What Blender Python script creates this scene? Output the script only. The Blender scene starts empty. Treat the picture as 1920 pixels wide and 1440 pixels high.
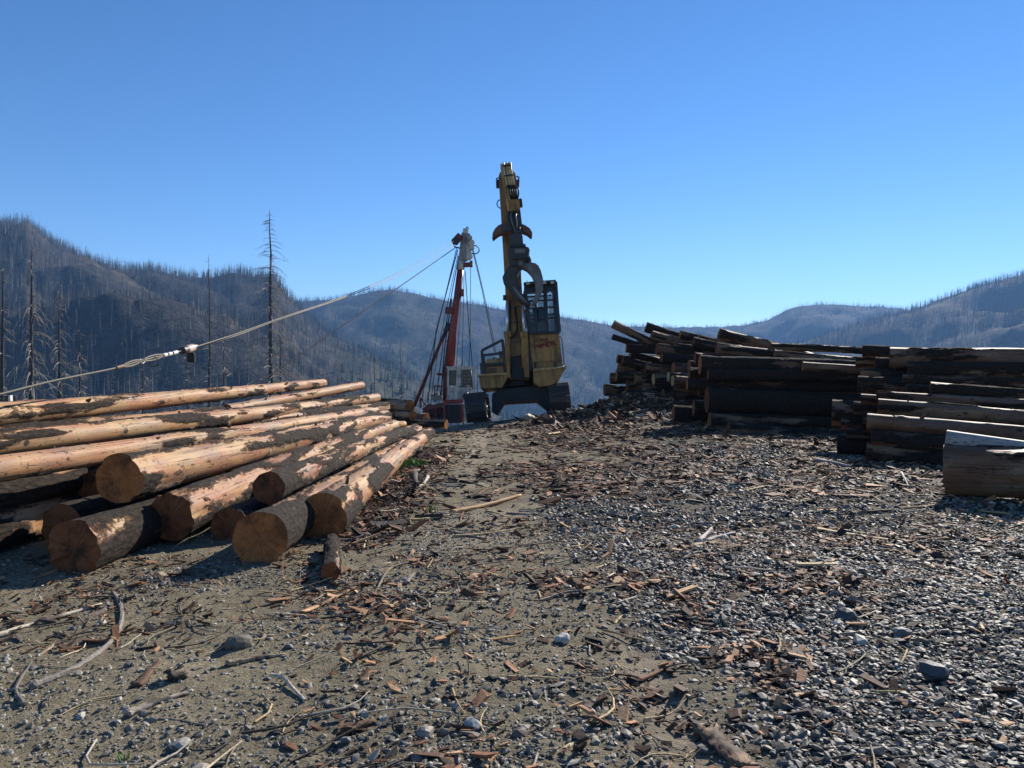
import bpy, math, random
import numpy as np
from mathutils import Vector, Matrix
R = math.radians
SC = bpy.context.scene
COL = SC.collection

# ------------------------------------------------------------------ camera
F = 1440.0; HOR = 690.0; EYE = 1.6          # focal length in photo pixels, horizon row, eye height
cam = bpy.data.cameras.new('camera'); cam.sensor_width = 36.0; cam.lens = 36.0 * F / 1920.0
cam.shift_y = -(720.0 - HOR) / 1920.0; cam.clip_start = 0.1; cam.clip_end = 20000
co = bpy.data.objects.new('camera', cam); COL.objects.link(co)
co.location = (0, 0, EYE); co.rotation_euler = (R(90), 0, 0); SC.camera = co
# ------------------------------------------------------------------ sky and sun
SUN_EL, SUN_AZ = R(29), R(35)
w = bpy.data.worlds.new('World'); SC.world = w; w.use_nodes = True
nt = w.node_tree; bg = nt.nodes['Background']
sky = nt.nodes.new('ShaderNodeTexSky'); sky.sky_type = 'NISHITA'; sky.sun_disc = False
sky.sun_elevation = SUN_EL; sky.sun_rotation = SUN_AZ
sky.altitude = 1200; sky.air_density = 0.85; sky.dust_density = 0.0; sky.ozone_density = 3.0
hs = nt.nodes.new('ShaderNodeHueSaturation'); hs.inputs['Saturation'].default_value = 1.2; hs.inputs['Hue'].default_value = 0.504
nt.links.new(sky.outputs[0], hs.inputs['Color']); nt.links.new(hs.outputs[0], bg.inputs[0]); bg.inputs[1].default_value = 0.098
sl = bpy.data.lights.new('sun', 'SUN'); sl.energy = 5.0; sl.angle = R(0.55); sl.color = (1.0, 0.93, 0.82)
so = bpy.data.objects.new('sun', sl); COL.objects.link(so)
sd = Vector((math.sin(SUN_AZ) * math.cos(SUN_EL), math.cos(SUN_AZ) * math.cos(SUN_EL), math.sin(SUN_EL)))
so.rotation_euler = sd.to_track_quat('Z', 'Y').to_euler(); so.location = (20, 30, 40)
SC.view_settings.view_transform = 'Standard'; SC.view_settings.look = 'None'
SC.view_settings.exposure = 0.68; SC.view_settings.gamma = 1.0
SC.render.engine = 'CYCLES'
SC.cycles.use_denoising = True
SC.cycles.max_bounces = 6; SC.cycles.diffuse_bounces = 3; SC.cycles.volume_bounces = 0
SC.cycles.transparent_max_bounces = 8; SC.cycles.sample_clamp_indirect = 4.0

# ------------------------------------------------------------------ helpers
rng = np.random.default_rng(7)
random.seed(5)

def at(u, v, Y):
    return Vector(((u - 960.0) / F * Y, Y, EYE - (v - HOR) / F * Y))

def _hash(ix, iy, iz, seed):
    n = (ix * 374761393 + iy * 668265263 + iz * 1274126177 + seed * 974634777) & 0xffffffff
    n = ((n ^ (n >> 13)) * 1274126177) & 0xffffffff
    n = ((n ^ (n >> 16)) * 2246822519) & 0xffffffff
    return ((n ^ (n >> 15)) & 0xffffff) / float(0xffffff)

def vnoise(P, seed=0):
    P = np.asarray(P, float)
    I = np.floor(P).astype(np.int64); f = P - I; f = f * f * (3 - 2 * f)
    x, y, z = I[..., 0], I[..., 1], I[..., 2]
    out = 0
    for a in (0, 1):
        wx = f[..., 0] if a else 1 - f[..., 0]
        for b in (0, 1):
            wy = f[..., 1] if b else 1 - f[..., 1]
            for c in (0, 1):
                wz = f[..., 2] if c else 1 - f[..., 2]
                out = out + wx * wy * wz * _hash(x + a, y + b, z + c, seed)
    return out

def fbm(P, seed=0, oct=4, gain=0.5):
    P = np.asarray(P, float); s = 0; a = 1; t = 0
    for k in range(oct):
        s = s + a * vnoise(P * (2.03 ** k) + 17.3 * k, seed + k); t += a; a *= gain
    return s / t

def xyz(x, y, z=0):
    x, y = np.broadcast_arrays(np.asarray(x, float), np.asarray(y, float))
    return np.stack([x, y, np.full(x.shape, float(z)) if np.isscalar(z) else z], -1)

def ss(a, b, x):
    t = np.clip((np.asarray(x, float) - a) / (b - a), 0, 1); return t * t * (3 - 2 * t)

def mesh_np(name, V, Fc, mats, parent=None, smooth=True, attrs=None, col=None, matidx=None):
    """V (n,3), Fc (m,k) -> one linked mesh object"""
    V = np.asarray(V, np.float32); Fc = np.asarray(Fc, np.int32)
    me = bpy.data.meshes.new(name)
    me.vertices.add(len(V)); me.vertices.foreach_set('co', V.ravel())
    m, k = Fc.shape
    me.loops.add(m * k); me.loops.foreach_set('vertex_index', Fc.ravel())
    me.polygons.add(m); me.polygons.foreach_set('loop_start', np.arange(0, m * k, k, dtype=np.int32))
    me.polygons.foreach_set('loop_total', np.full(m, k, np.int32))
    me.polygons.foreach_set('use_smooth', np.full(m, smooth, bool))
    if matidx is not None: me.polygons.foreach_set('material_index', np.asarray(matidx, np.int32))
    for a, val in (attrs or {}).items():
        at_ = me.attributes.new(a, 'FLOAT', 'POINT'); at_.data.foreach_set('value', np.asarray(val, np.float32))
    if col is not None:
        c4 = np.ones((len(V), 4), np.float32); c4[:, :3] = col
        ca = me.attributes.new('tint', 'FLOAT_COLOR', 'POINT'); ca.data.foreach_set('color', c4.ravel())
    me.update(calc_edges=True); me.validate()
    for mt in (mats if isinstance(mats, (list, tuple)) else [mats]): me.materials.append(M[mt])
    o = bpy.data.objects.new(name, me); COL.objects.link(o)
    if parent: o.parent = parent
    return o

def tag(o, label=None, cat=None, group=None, kind=None):
    if label: o['label'] = label
    if cat: o['category'] = cat
    if group: o['group'] = group
    if kind: o['kind'] = kind
    return o

def empty(name, loc=(0, 0, 0), rot=(0, 0, 0)):
    o = bpy.data.objects.new(name, None); o.location = loc; o.rotation_euler = rot; COL.objects.link(o)
    o.empty_display_size = 0.3
    return o

class MB:
    """collects shapes into one mesh"""
    def __init__(s): s.v = []; s.f = []
    def box(s, c, size, rot=None):
        b = len(s.v); h = Vector(size) / 2; c = Vector(c)
        for dx, dy, dz in ((-1,-1,-1),(1,-1,-1),(1,1,-1),(-1,1,-1),(-1,-1,1),(1,-1,1),(1,1,1),(-1,1,1)):
            p = Vector((dx * h.x, dy * h.y, dz * h.z))
            if rot is not None: p = rot @ p
            s.v.append(c + p)
        s.f += [tuple(b + i for i in q) for q in ((0,3,2,1),(4,5,6,7),(0,1,5,4),(1,2,6,5),(2,3,7,6),(3,0,4,7))]
        return s
    def bar(s, a, b, wx, wy):
        a, b = Vector(a), Vector(b); d = b - a
        return s.box((a + b) / 2, (wx, wy, d.length), d.to_track_quat('Z', 'Y').to_matrix())
    def prism(s, poly, y0, y1):
        """poly of (x,z), extruded along y"""
        b = len(s.v); n = len(poly)
        ar = sum(poly[i][0] * poly[(i+1) % n][1] - poly[(i+1) % n][0] * poly[i][1] for i in range(n))
        if ar < 0: poly = poly[::-1]
        for y in (y0, y1): s.v += [Vector((p[0], y, p[1])) for p in poly]
        s.f.append(tuple(b + i for i in range(n))); s.f.append(tuple(b + n + i for i in range(n))[::-1])
        for i in range(n):
            j = (i + 1) % n; s.f.append((b + j, b + i, b + n + i, b + n + j))
        return s
    def prismx(s, poly, x0, x1):
        """poly of (y,z), extruded along x"""
        b = len(s.v); n = len(poly)
        ar = sum(poly[i][0] * poly[(i+1) % n][1] - poly[(i+1) % n][0] * poly[i][1] for i in range(n))
        if ar < 0: poly = poly[::-1]
        for x in (x0, x1): s.v += [Vector((x, p[0], p[1])) for p in poly]
        s.f.append(tuple(b + i for i in range(n))[::-1]); s.f.append(tuple(b + n + i for i in range(n)))
        for i in range(n):
            j = (i + 1) % n; s.f.append((b + i, b + j, b + n + j, b + n + i))
        return s
    def tube(s, pts, rad, n=8, cap=True):
        pts = [Vector(p) for p in pts]; k = len(pts)
        if not hasattr(rad, '__len__'): rad = [rad] * k
        b = len(s.v); up = None
        for i, p in enumerate(pts):
            d = (pts[min(i + 1, k - 1)] - pts[max(i - 1, 0)]).normalized()
            if up is None: up = d.orthogonal().normalized()
            up = (up - d * up.dot(d)).normalized(); sd_ = d.cross(up)
            for j in range(n):
                a = 2 * math.pi * j / n
                s.v.append(p + (up * math.cos(a) + sd_ * math.sin(a)) * rad[i])
        for i in range(k - 1):
            for j in range(n):
                j2 = (j + 1) % n
                s.f.append((b + i * n + j, b + i * n + j2, b + (i + 1) * n + j2, b + (i + 1) * n + j))
        if cap:
            s.f.append(tuple(b + j for j in range(n))[::-1]); s.f.append(tuple(b + (k - 1) * n + j for j in range(n)))
        return s
    def cyl(s, a, b, r, n=16): return s.tube([a, b], r, n)
    def build(s, name, mat, parent=None, bevel=0.0, smooth=False, seg=1):
        me = bpy.data.meshes.new(name); me.from_pydata([tuple(v) for v in s.v], [], s.f); me.update()
        me.materials.append(M[mat])
        if smooth:
            for p in me.polygons: p.use_smooth = len(p.vertices) == 4
        o = bpy.data.objects.new(name, me); COL.objects.link(o)
        if parent: o.parent = parent
        if bevel:
            m = o.modifiers.new('bevel', 'BEVEL'); m.width = bevel; m.segments = seg; m.limit_method = 'ANGLE'; m.angle_limit = R(40)
        return o

# ------------------------------------------------------------------ materials
M = {}
class N:
    def __init__(s, name, rough=0.8, spec=0.3, metal=0.0):
        m = bpy.data.materials.new(name); m.use_nodes = True; s.m = m; s.t = m.node_tree
        s.b = s.t.nodes['Principled BSDF']; s.b.inputs['Roughness'].default_value = rough
        s.b.inputs['Specular IOR Level'].default_value = spec; s.b.inputs['Metallic'].default_value = metal
        M[name] = m
    def nd(s, typ, **kw):
        n = s.t.nodes.new('ShaderNode' + typ)
        for k, v in kw.items(): setattr(n, k, v)
        return n
    def ln(s, a, b): s.t.links.new(a, b)
    def inp(s, n, i, v):
        if v is None: return
        if hasattr(v, 'is_linked') or isinstance(v, bpy.types.NodeSocket): s.ln(v, n.inputs[i])
        else: n.inputs[i].default_value = v
    def obj(s, scale=(1, 1, 1), rnd=True):
        tc = s.nd('TexCoord'); mp = s.nd('Mapping'); s.ln(tc.outputs['Object'], mp.inputs[0]); mp.inputs['Scale'].default_value = scale
        if rnd:
            oi = s.nd('ObjectInfo'); c = s.nd('CombineXYZ'); q = s.math('MULTIPLY', oi.outputs['Random'], 60.0)
            for i in range(3): s.ln(q, c.inputs[i])
            s.ln(c.outputs[0], mp.inputs['Location'])
        return mp.outputs[0]
    def geo(s, scale=(1, 1, 1)):
        g = s.nd('NewGeometry'); mp = s.nd('Mapping'); s.ln(g.outputs['Position'], mp.inputs[0]); mp.inputs['Scale'].default_value = scale
        return mp.outputs[0]
    def noise(s, vec, scale, detail=4, rough=0.55, dist=0.0):
        n = s.nd('TexNoise'); s.ln(vec, n.inputs['Vector']); n.inputs['Scale'].default_value = scale
        n.inputs['Detail'].default_value = detail; n.inputs['Roughness'].default_value = rough; n.inputs['Distortion'].default_value = dist
        return n.outputs['Fac']
    def voro(s, vec, scale, feature='F1', out='Distance'):
        n = s.nd('TexVoronoi', feature=feature); s.ln(vec, n.inputs['Vector']); n.inputs['Scale'].default_value = scale
        return n.outputs[out]
    def math(s, op, a, b=0.0, c=None, clamp=False):
        n = s.nd('Math', operation=op, use_clamp=clamp); s.inp(n, 0, a); s.inp(n, 1, b)
        if c is not None: s.inp(n, 2, c)
        return n.outputs[0]
    def ramp(s, fac, stops, interp='LINEAR'):
        n = s.nd('ValToRGB'); s.ln(fac, n.inputs[0]); cr = n.color_ramp; cr.interpolation = interp
        while len(cr.elements) < len(stops): cr.elements.new(0.5)
        for e, (p, c) in zip(cr.elements, stops):
            e.position = p; e.color = (*c, 1) if hasattr(c, '__len__') else (c, c, c, 1)
        return n.outputs[0]
    def mix(s, fac, a, b, blend='MIX'):
        n = s.nd('Mix', data_type='RGBA', blend_type=blend); s.inp(n, 0, fac)
        for i, v in ((6, a), (7, b)):
            if hasattr(v, '__len__') and not isinstance(v, bpy.types.NodeSocket): n.inputs[i].default_value = (*v, 1)
            else: s.ln(v, n.inputs[i])
        return n.outputs[2]
    def attr(s, name, out='Fac'):
        n = s.nd('Attribute', attribute_name=name); return n.outputs[out]
    def bump(s, h, strength=0.5, dist=0.02):
        n = s.nd('Bump'); s.ln(h, n.inputs['Height']); n.inputs['Strength'].default_value = strength; n.inputs['Distance'].default_value = dist
        s.ln(n.outputs[0], s.b.inputs['Normal'])
    def color(s, c):
        if isinstance(c, bpy.types.NodeSocket): s.ln(c, s.b.inputs['Base Color'])
        else: s.b.inputs['Base Color'].default_value = (*c, 1)
    def rough(s, c): s.ln(c, s.b.inputs['Roughness'])

def plain(name, c, rough=0.6, spec=0.3, metal=0.0, var=0.35, scale=6.0):
    n = N(name, rough, spec, metal); v = n.noise(n.obj(), scale, 5)
    n.color(n.ramp(v, [(0.25, tuple(x * (1 - var) for x in c)), (0.75, tuple(min(1, x * (1 + var)) for x in c))])); return n

def paint(name, c, grime=0.5, rust=0.25, rough=0.5):
    n = N(name, rough, 0.4); o = n.obj(rnd=False)
    a = n.noise(o, 1.1, 6, 0.65); st = n.noise(n.obj((5, 5, .7), rnd=False), 1.5, 5, 0.6)
    base = n.ramp(n.noise(o, 3.0, 4), [(0.3, tuple(x * .82 for x in c)), (0.7, tuple(min(1, x * 1.1) for x in c))])
    g1 = n.math('MULTIPLY', n.ramp(st, [(0.45, 0.0), (0.72, 1.0)]), grime)
    base = n.mix(g1, base, (0.03, 0.024, 0.018))
    r1 = n.math('MULTIPLY', n.ramp(n.noise(o, 7.0, 6, .7), [(0.58, 0.0), (0.68, 1.0)]), rust)
    base = n.mix(r1, base, (0.09, 0.035, 0.015))
    g2 = n.math('MULTIPLY', n.ramp(a, [(0.5, 0.0), (0.68, 1.0)]), grime)
    n.color(n.mix(g2, base, (0.025, 0.021, 0.017)))
    n.rough(n.ramp(a, [(0.3, rough * .8), (0.7, min(1, rough * 1.5))])); n.bump(st, 0.12, 0.01); return n

# logs: attribute 'bark' (>0 bark on), 'knot'
def logmat(name, woods, bark, barklight, grey=0.3, split=0.7):
    n = N(name, 0.75, 0.25)
    o = n.obj((1, 1, 1)); ol = n.obj((0.35, 6, 6)); om = n.obj((0.8, 2.2, 2.2))
    fine = n.noise(n.obj((1.5, 3, 3)), 9.0, 5, 0.65)
    mask = n.math('ADD', n.attr('bark'), n.math('MULTIPLY', n.math('SUBTRACT', fine, 0.5), 0.62))
    mask = n.ramp(n.math('ADD', n.math('MULTIPLY', mask, 7.0), 0.5, clamp=True), [(0.0, 0.0), (1.0, 1.0)])
    big = n.noise(om, 1.6, 4, 0.6)
    wood = n.ramp(big, [(0.25, woods[0]), (0.48, woods[1]), (0.62, woods[2]), (0.8, woods[1])])
    gr = n.noise(ol, 3.0, 6, 0.7)
    wood = n.mix(0.55, wood, n.ramp(gr, [(0.3, 0.42), (0.7, 1.0)]), 'MULTIPLY')
    gm = n.math('MULTIPLY', n.ramp(n.noise(n.obj((.5, 3, 3)), 2.3, 5, .65), [(0.48, 0.0), (0.66, 1.0)]), grey)
    wood = n.mix(gm, wood, (0.17, 0.15, 0.135))
    sp = n.ramp(n.noise(n.obj((2.5, 4, 4)), 7.0, 3), [(0.60, 0.0), (0.67, 1.0)])
    wood = n.mix(n.math('MULTIPLY', sp, 0.7), wood, tuple(x * 2.2 for x in bark))
    ck = n.ramp(n.noise(n.obj((0.12, 9, 9)), 2.6, 2, 0.4), [(0.492, 0.0), (0.5, 1.0), (0.508, 0.0)])
    wood = n.mix(n.math('MULTIPLY', ck, split), wood, (0.02, 0.014, 0.01))
    kn = n.ramp(n.attr('knot'), [(0.25, 0.0), (0.55, 1.0)])
    wood = n.mix(n.math('MULTIPLY', kn, 0.93), wood, (0.022, 0.014, 0.01))
    bf = n.noise(n.obj((1, 2.2, 2.2)), 13.0, 6, 0.7); bc = n.voro(n.obj((0.9, 2.4, 2.4)), 9.0)
    bcol = n.mix(n.ramp(bf, [(0.35, 0.0), (0.68, 1.0)]), bark, barklight)
    edge = n.ramp(n.math('ABSOLUTE', n.attr('bark')), [(0.0, 1.0), (0.07, 0.0)])
    bcol = n.mix(n.math('MULTIPLY', edge, n.math('MULTIPLY', fine, 0.6)), bcol, tuple(x * .45 for x in woods[0]))
    n.color(n.mix(mask, wood, bcol))
    hb = n.math('MULTIPLY', n.math('ADD', bc, bf), mask)
    h = n.math('ADD', n.math('MULTIPLY', hb, 1.0), n.math('MULTIPLY', gr, 0.22))
    h = n.math('ADD', h, n.math('MULTIPLY', mask, 0.8))
    h = n.math('SUBTRACT', h, n.math('MULTIPLY', ck, 0.4))
    n.bump(h, 1.0, 0.02)
    n.rough(n.ramp(mask, [(0, 0.62), (1, 0.95)])); return n

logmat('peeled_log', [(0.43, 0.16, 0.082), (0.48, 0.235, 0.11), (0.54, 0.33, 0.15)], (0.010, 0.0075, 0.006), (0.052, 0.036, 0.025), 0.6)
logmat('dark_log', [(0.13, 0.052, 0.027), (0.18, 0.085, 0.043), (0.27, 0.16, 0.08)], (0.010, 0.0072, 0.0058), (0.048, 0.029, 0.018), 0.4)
logmat('grey_log', [(0.36, 0.33, 0.31), (0.44, 0.41, 0.38), (0.30, 0.27, 0.25)], (0.02, 0.018, 0.017), (0.12, 0.11, 0.10), 0.3)

def endgrain(name, c1, c2, dark):
    n = N(name, 0.85, 0.15); tc = n.nd('TexCoord'); sp = n.nd('SeparateXYZ'); n.ln(tc.outputs['Object'], sp.inputs[0])
    y, z = sp.outputs[1], sp.outputs[2]
    r = n.math('SQRT', n.math('ADD', n.math('MULTIPLY', y, y), n.math('MULTIPLY', z, z)))
    o = n.obj(); wob = n.noise(o, 9.0, 3)
    ring = n.math('SINE', n.math('ADD', n.math('MULTIPLY', r, 420.0), n.math('MULTIPLY', wob, 22.0)))
    rr = n.math('ADD', n.math('MULTIPLY', ring, 0.28), n.math('MULTIPLY', n.noise(o, 4.0, 5, .6), 0.9), clamp=True)
    col = n.ramp(rr, [(0.15, c2), (0.75, c1)])
    ang = n.math('ARCTAN2', y, z); cx = n.nd('CombineXYZ'); oi = n.nd('ObjectInfo')
    n.ln(n.math('SINE', ang), cx.inputs[0]); n.ln(n.math('COSINE', ang), cx.inputs[1]); n.ln(n.math('MULTIPLY', oi.outputs['Random'], 30.0), cx.inputs[2])
    rad = n.noise(cx.outputs[0], 5.0, 3, .6)
    lin = n.ramp(rad, [(0.485, 0.0), (0.5, 1.0), (0.515, 0.0)])
    col = n.mix(n.math('MULTIPLY', lin, 0.6), col, tuple(x * .25 for x in c2))
    col = n.mix(n.math('MULTIPLY', n.ramp(rad, [(0.3, 1.0), (0.45, 0.0)]), 0.35), col, tuple(min(1, x * 1.35) for x in c1))
    st = n.ramp(n.noise(n.obj((1, 1, 1)), 5.5, 5, .7), [(0.46, 0.0), (0.64, 1.0)])
    n.color(n.mix(n.math('MULTIPLY', st, dark), col, (0.02, 0.015, 0.012)))
    n.bump(n.math('ADD', ring, n.math('MULTIPLY', n.noise(o, 60, 2), 2.0)), 0.25, 0.003); return n
endgrain('cut_orange', (0.45, 0.175, 0.06), (0.29, 0.088, 0.03), 0.6)
endgrain('cut_dull', (0.26, 0.10, 0.042), (0.16, 0.055, 0.024), 0.8)
endgrain('cut_yellow', (0.52, 0.36, 0.15), (0.38, 0.24, 0.10), 0.4)

def vcol(name, rough=0.7, spec=0.3, fine=40.0, amt=0.35, bump=0.2):
    n = N(name, rough, spec); c = n.attr('tint', 'Color'); v = n.noise(n.geo(), fine, 4, .65)
    n.color(n.mix(1.0, c, n.ramp(v, [(0.25, 1 - amt), (0.75, 1 + amt)]), 'MULTIPLY'))
    if bump: n.bump(v, bump, 0.01)
    return n
vcol('stone', 0.62, 0.35, 45.0, 0.3, 0.25)
vcol('debris', 0.75, 0.25, 60.0, 0.4, 0.4)
vcol('stick', 0.75, 0.25, 50.0, 0.45, 0.4)
vcol('snag', 0.85, 0.15, 0.6, 0.3, 0)
vcol('leafy', 0.7, 0.2, 30.0, 0.3, 0)

def groundmat():
    n = N('ground', 0.92, 0.12); g = n.geo()
    grav, bark, rut = n.attr('gravel'), n.attr('barkmask'), n.attr('rut')
    a = n.noise(g, 0.9, 5, .6); b = n.noise(g, 14.0, 5, .7); c = n.noise(g, 70.0, 4, .7)
    dirt = n.ramp(a, [(0.3, (0.17, 0.142, 0.092)), (0.55, (0.26, 0.22, 0.145)), (0.75, (0.34, 0.285, 0.19))])
    dirt = n.mix(0.8, dirt, n.ramp(b, [(0.3, 0.5), (0.7, 1.2)]), 'MULTIPLY')
    dirt = n.mix(0.75, dirt, n.ramp(c, [(0.32, 0.4), (0.68, 1.35)]), 'MULTIPLY')
    dirt = n.mix(n.math('MULTIPLY', rut, 0.85), dirt, (0.30, 0.245, 0.175))
    ve = n.nd('TexVoronoi'); n.ln(g, ve.inputs['Vector']); ve.inputs['Scale'].default_value = 24.0
    gs = n.ramp(ve.outputs['Color'], [(0.2, (0.035, 0.04, 0.043)), (0.6, (0.09, 0.098, 0.10)), (0.9, (0.17, 0.175, 0.17))])
    gs = n.mix(n.ramp(ve.outputs['Distance'], [(0.25, 0.0), (0.6, 1.0)]), gs, (0.02, 0.02, 0.02))
    col = n.mix(grav, dirt, gs)
    bk = n.ramp(n.noise(n.geo((1, 1, 1)), 26.0, 6, .75), [(0.3, (0.02, 0.014, 0.010)), (0.5, (0.065, 0.038, 0.023)), (0.66, (0.15, 0.085, 0.048)), (0.8, (0.3, 0.2, 0.12))])
    col = n.mix(bark, col, bk)
    n.color(col)
    h = n.math('ADD', n.math('MULTIPLY', n.math('SUBTRACT', 1.0, ve.outputs['Distance']), n.math('MULTIPLY', grav, 1.6)), n.math('ADD', b, n.math('MULTIPLY', c, 0.7)))
    n.bump(h, 0.85, 0.022)
groundmat()

def hillmat():
    n = N('hill', 0.95, 0.05); g = n.geo(); green, rock = n.attr('green'), n.attr('rock')
    a = n.noise(g, 0.012, 6, .65); b = n.noise(g, 0.06, 5, .7); c = n.noise(n.geo((1, 1, .25)), 0.35, 4, .7)
    base = n.ramp(a, [(0.32, (0.028, 0.025, 0.023)), (0.5, (0.062, 0.053, 0.045)), (0.68, (0.13, 0.107, 0.086))])
    base = n.mix(0.7, base, n.ramp(b, [(0.38, 0.3), (0.64, 1.35)]), 'MULTIPLY')
    base = n.mix(0.7, base, n.ramp(c, [(0.35, 0.5), (0.65, 1.3)]), 'MULTIPLY')
    gr = n.ramp(n.noise(g, 0.05, 5, .7), [(0.42, 0.0), (0.6, 1.0)])
    base = n.mix(n.math('MULTIPLY', n.math('MULTIPLY', green, gr), 0.8), base, (0.075, 0.10, 0.035))
    rk = n.ramp(n.noise(n.geo((1, 1, .4)), 0.09, 6, .75), [(0.35, (0.014, 0.015, 0.018)), (0.6, (0.05, 0.05, 0.05)), (0.8, (0.14, 0.12, 0.10))])
    n.color(n.mix(rock, base, rk)); n.bump(n.math('ADD', b, n.math('MULTIPLY', c, .4)), 0.8, 6.0)
hillmat()

paint('yellow_paint', (0.36, 0.18, 0.03), 0.85, 0.6, 0.45)
paint('faded_yellow', (0.50, 0.31, 0.12), 0.55, 0.35, 0.5)
paint('red_paint', (0.20, 0.017, 0.018), 0.55, 0.35, 0.42)
paint('dark_red', (0.13, 0.018, 0.015), 0.6, 0.3, 0.5)
paint('white_paint', (0.50, 0.47, 0.43), 0.65, 0.55, 0.5)
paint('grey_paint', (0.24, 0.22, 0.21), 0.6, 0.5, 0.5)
paint('boom_paint', (0.25, 0.125, 0.03), 0.95, 0.7, 0.5)
paint('black_paint', (0.018, 0.022, 0.03), 0.4, 0.3, 0.45)
paint('grapple_steel', (0.035, 0.033, 0.034), 0.5, 0.4, 0.5)
paint('worn_steel', (0.16, 0.15, 0.145), 0.5, 0.4, 0.42)
paint('heel_rust', (0.15, 0.062, 0.03), 0.55, 0.6, 0.55)
paint('track_steel', (0.075, 0.064, 0.056), 0.4, 0.4, 0.45)
plain('rubber', (0.012, 0.012, 0.013), 0.55, 0.3)
plain('chrome', (0.6, 0.6, 0.6), 0.3, 0.5, 0.7, 0.15)
plain('pale_pipe', (0.45, 0.35, 0.2), 0.45, 0.4)
plain('cable', (0.018, 0.018, 0.02), 0.75, 0.15)
plain('pale_cable', (0.16, 0.14, 0.115), 0.6, 0.3)
plain('lettering', (0.16, 0.012, 0.012), 0.6, 0.2, 0, 0.2, 20)
plain('dark_letter', (0.05, 0.05, 0.055), 0.6, 0.2, 0, 0.2, 20)
plain('interior', (0.25, 0.25, 0.24), 0.7)
plain('seat_cloth', (0.03, 0.03, 0.032), 0.9)
plain('lamp_glass', (0.5, 0.46, 0.38), 0.2, 0.5)
plain('socket_pink', (0.52, 0.36, 0.29), 0.5, 0.3)
plain('clip_white', (0.68, 0.65, 0.58), 0.5, 0.3)
gl = N('glass', 0.06, 0.5); gl.color((0.03, 0.045, 0.045)); gl.b.inputs['Transmission Weight'].default_value = 0.0; gl.b.inputs['Alpha'].default_value = 0.4
rp = N('wire_rope', 0.6, 0.3)
_w = rp.nd('TexWave', wave_type='BANDS', bands_direction='DIAGONAL'); rp.ln(rp.obj(rnd=False), _w.inputs['Vector']); _w.inputs['Scale'].default_value = 22.0; _w.inputs['Distortion'].default_value = 1.0
rp.color(rp.ramp(_w.outputs['Fac'], [(0.2, (0.05, 0.044, 0.035)), (0.8, (0.22, 0.19, 0.145))])); rp.bump(_w.outputs['Fac'], 0.5, 0.006)

# ------------------------------------------------------------------ ground shape
def landing(x, y):
    x = np.asarray(x, float); y = np.asarray(y, float)
    s = ss(15, 26.5, y)
    xc = np.clip(x, -3.5, 4.2)
    z = s * (-0.19 + 0.114 * xc)
    z = z - 0.075 * np.clip(y - 26.8, 0, None)
    z = z + 0.24 * np.exp(-((x - 4.0) / 1.7) ** 2 - ((y - 24.5) / 2.4) ** 2)
    return z

def interp(u, pts):
    return np.interp(u, [p[0] for p in pts], [p[1] for p in pts])

RID = [  # crest row per photo column, distance, slope in front
 ([(-900,420),(-400,410),(-150,412),(0,425),(50,424),(75,440),(100,456),(150,481),(190,498),(220,504),(265,506),(280,503),(330,514),(370,518),(395,519),(445,509),(475,516),(500,518),(511,513),(520,526),(540,551),(565,582),(600,612),(635,634),(700,665),(760,698),(820,730),(900,765),(1000,800),(2600,860)], 1150.0, 0.37),
 ([(-900,560),(300,590),(500,575),(557,564),(595,561),(620,562),(647,556),(695,546),(735,542),(765,547),(802,555),(830,562),(870,567),(900,570),(945,581),(1000,585),(1050,592),(1090,599),(1140,608),(1180,611),(1250,613),(1320,640),(1500,690),(2600,800)], 2300.0, 0.36),
 ([(-900,600),(900,620),(1200,615),(1300,612),(1350,612),(1400,608),(1440,599),(1460,589),(1480,579),(1500,573),(1540,569),(1590,572),(1640,574),(1690,578),(1740,588),(1900,610),(2600,640)], 3100.0, 0.33),
 ([(-900,860),(1150,790),(1300,720),(1420,665),(1500,642),(1560,622),(1620,602),(1700,582),(1740,568),(1800,547),(1850,531),(1920,513),(2100,480),(2600,470)], 1900.0, 0.34),
]
KNOLL = [(232, 562, 560.0, 95.0, 60.0), (128, 505, 820.0, 70.0, 60.0), (300, 520, 980.0, 90.0, 60.0)]   # column, crest row, distance, half width, half depth

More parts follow.
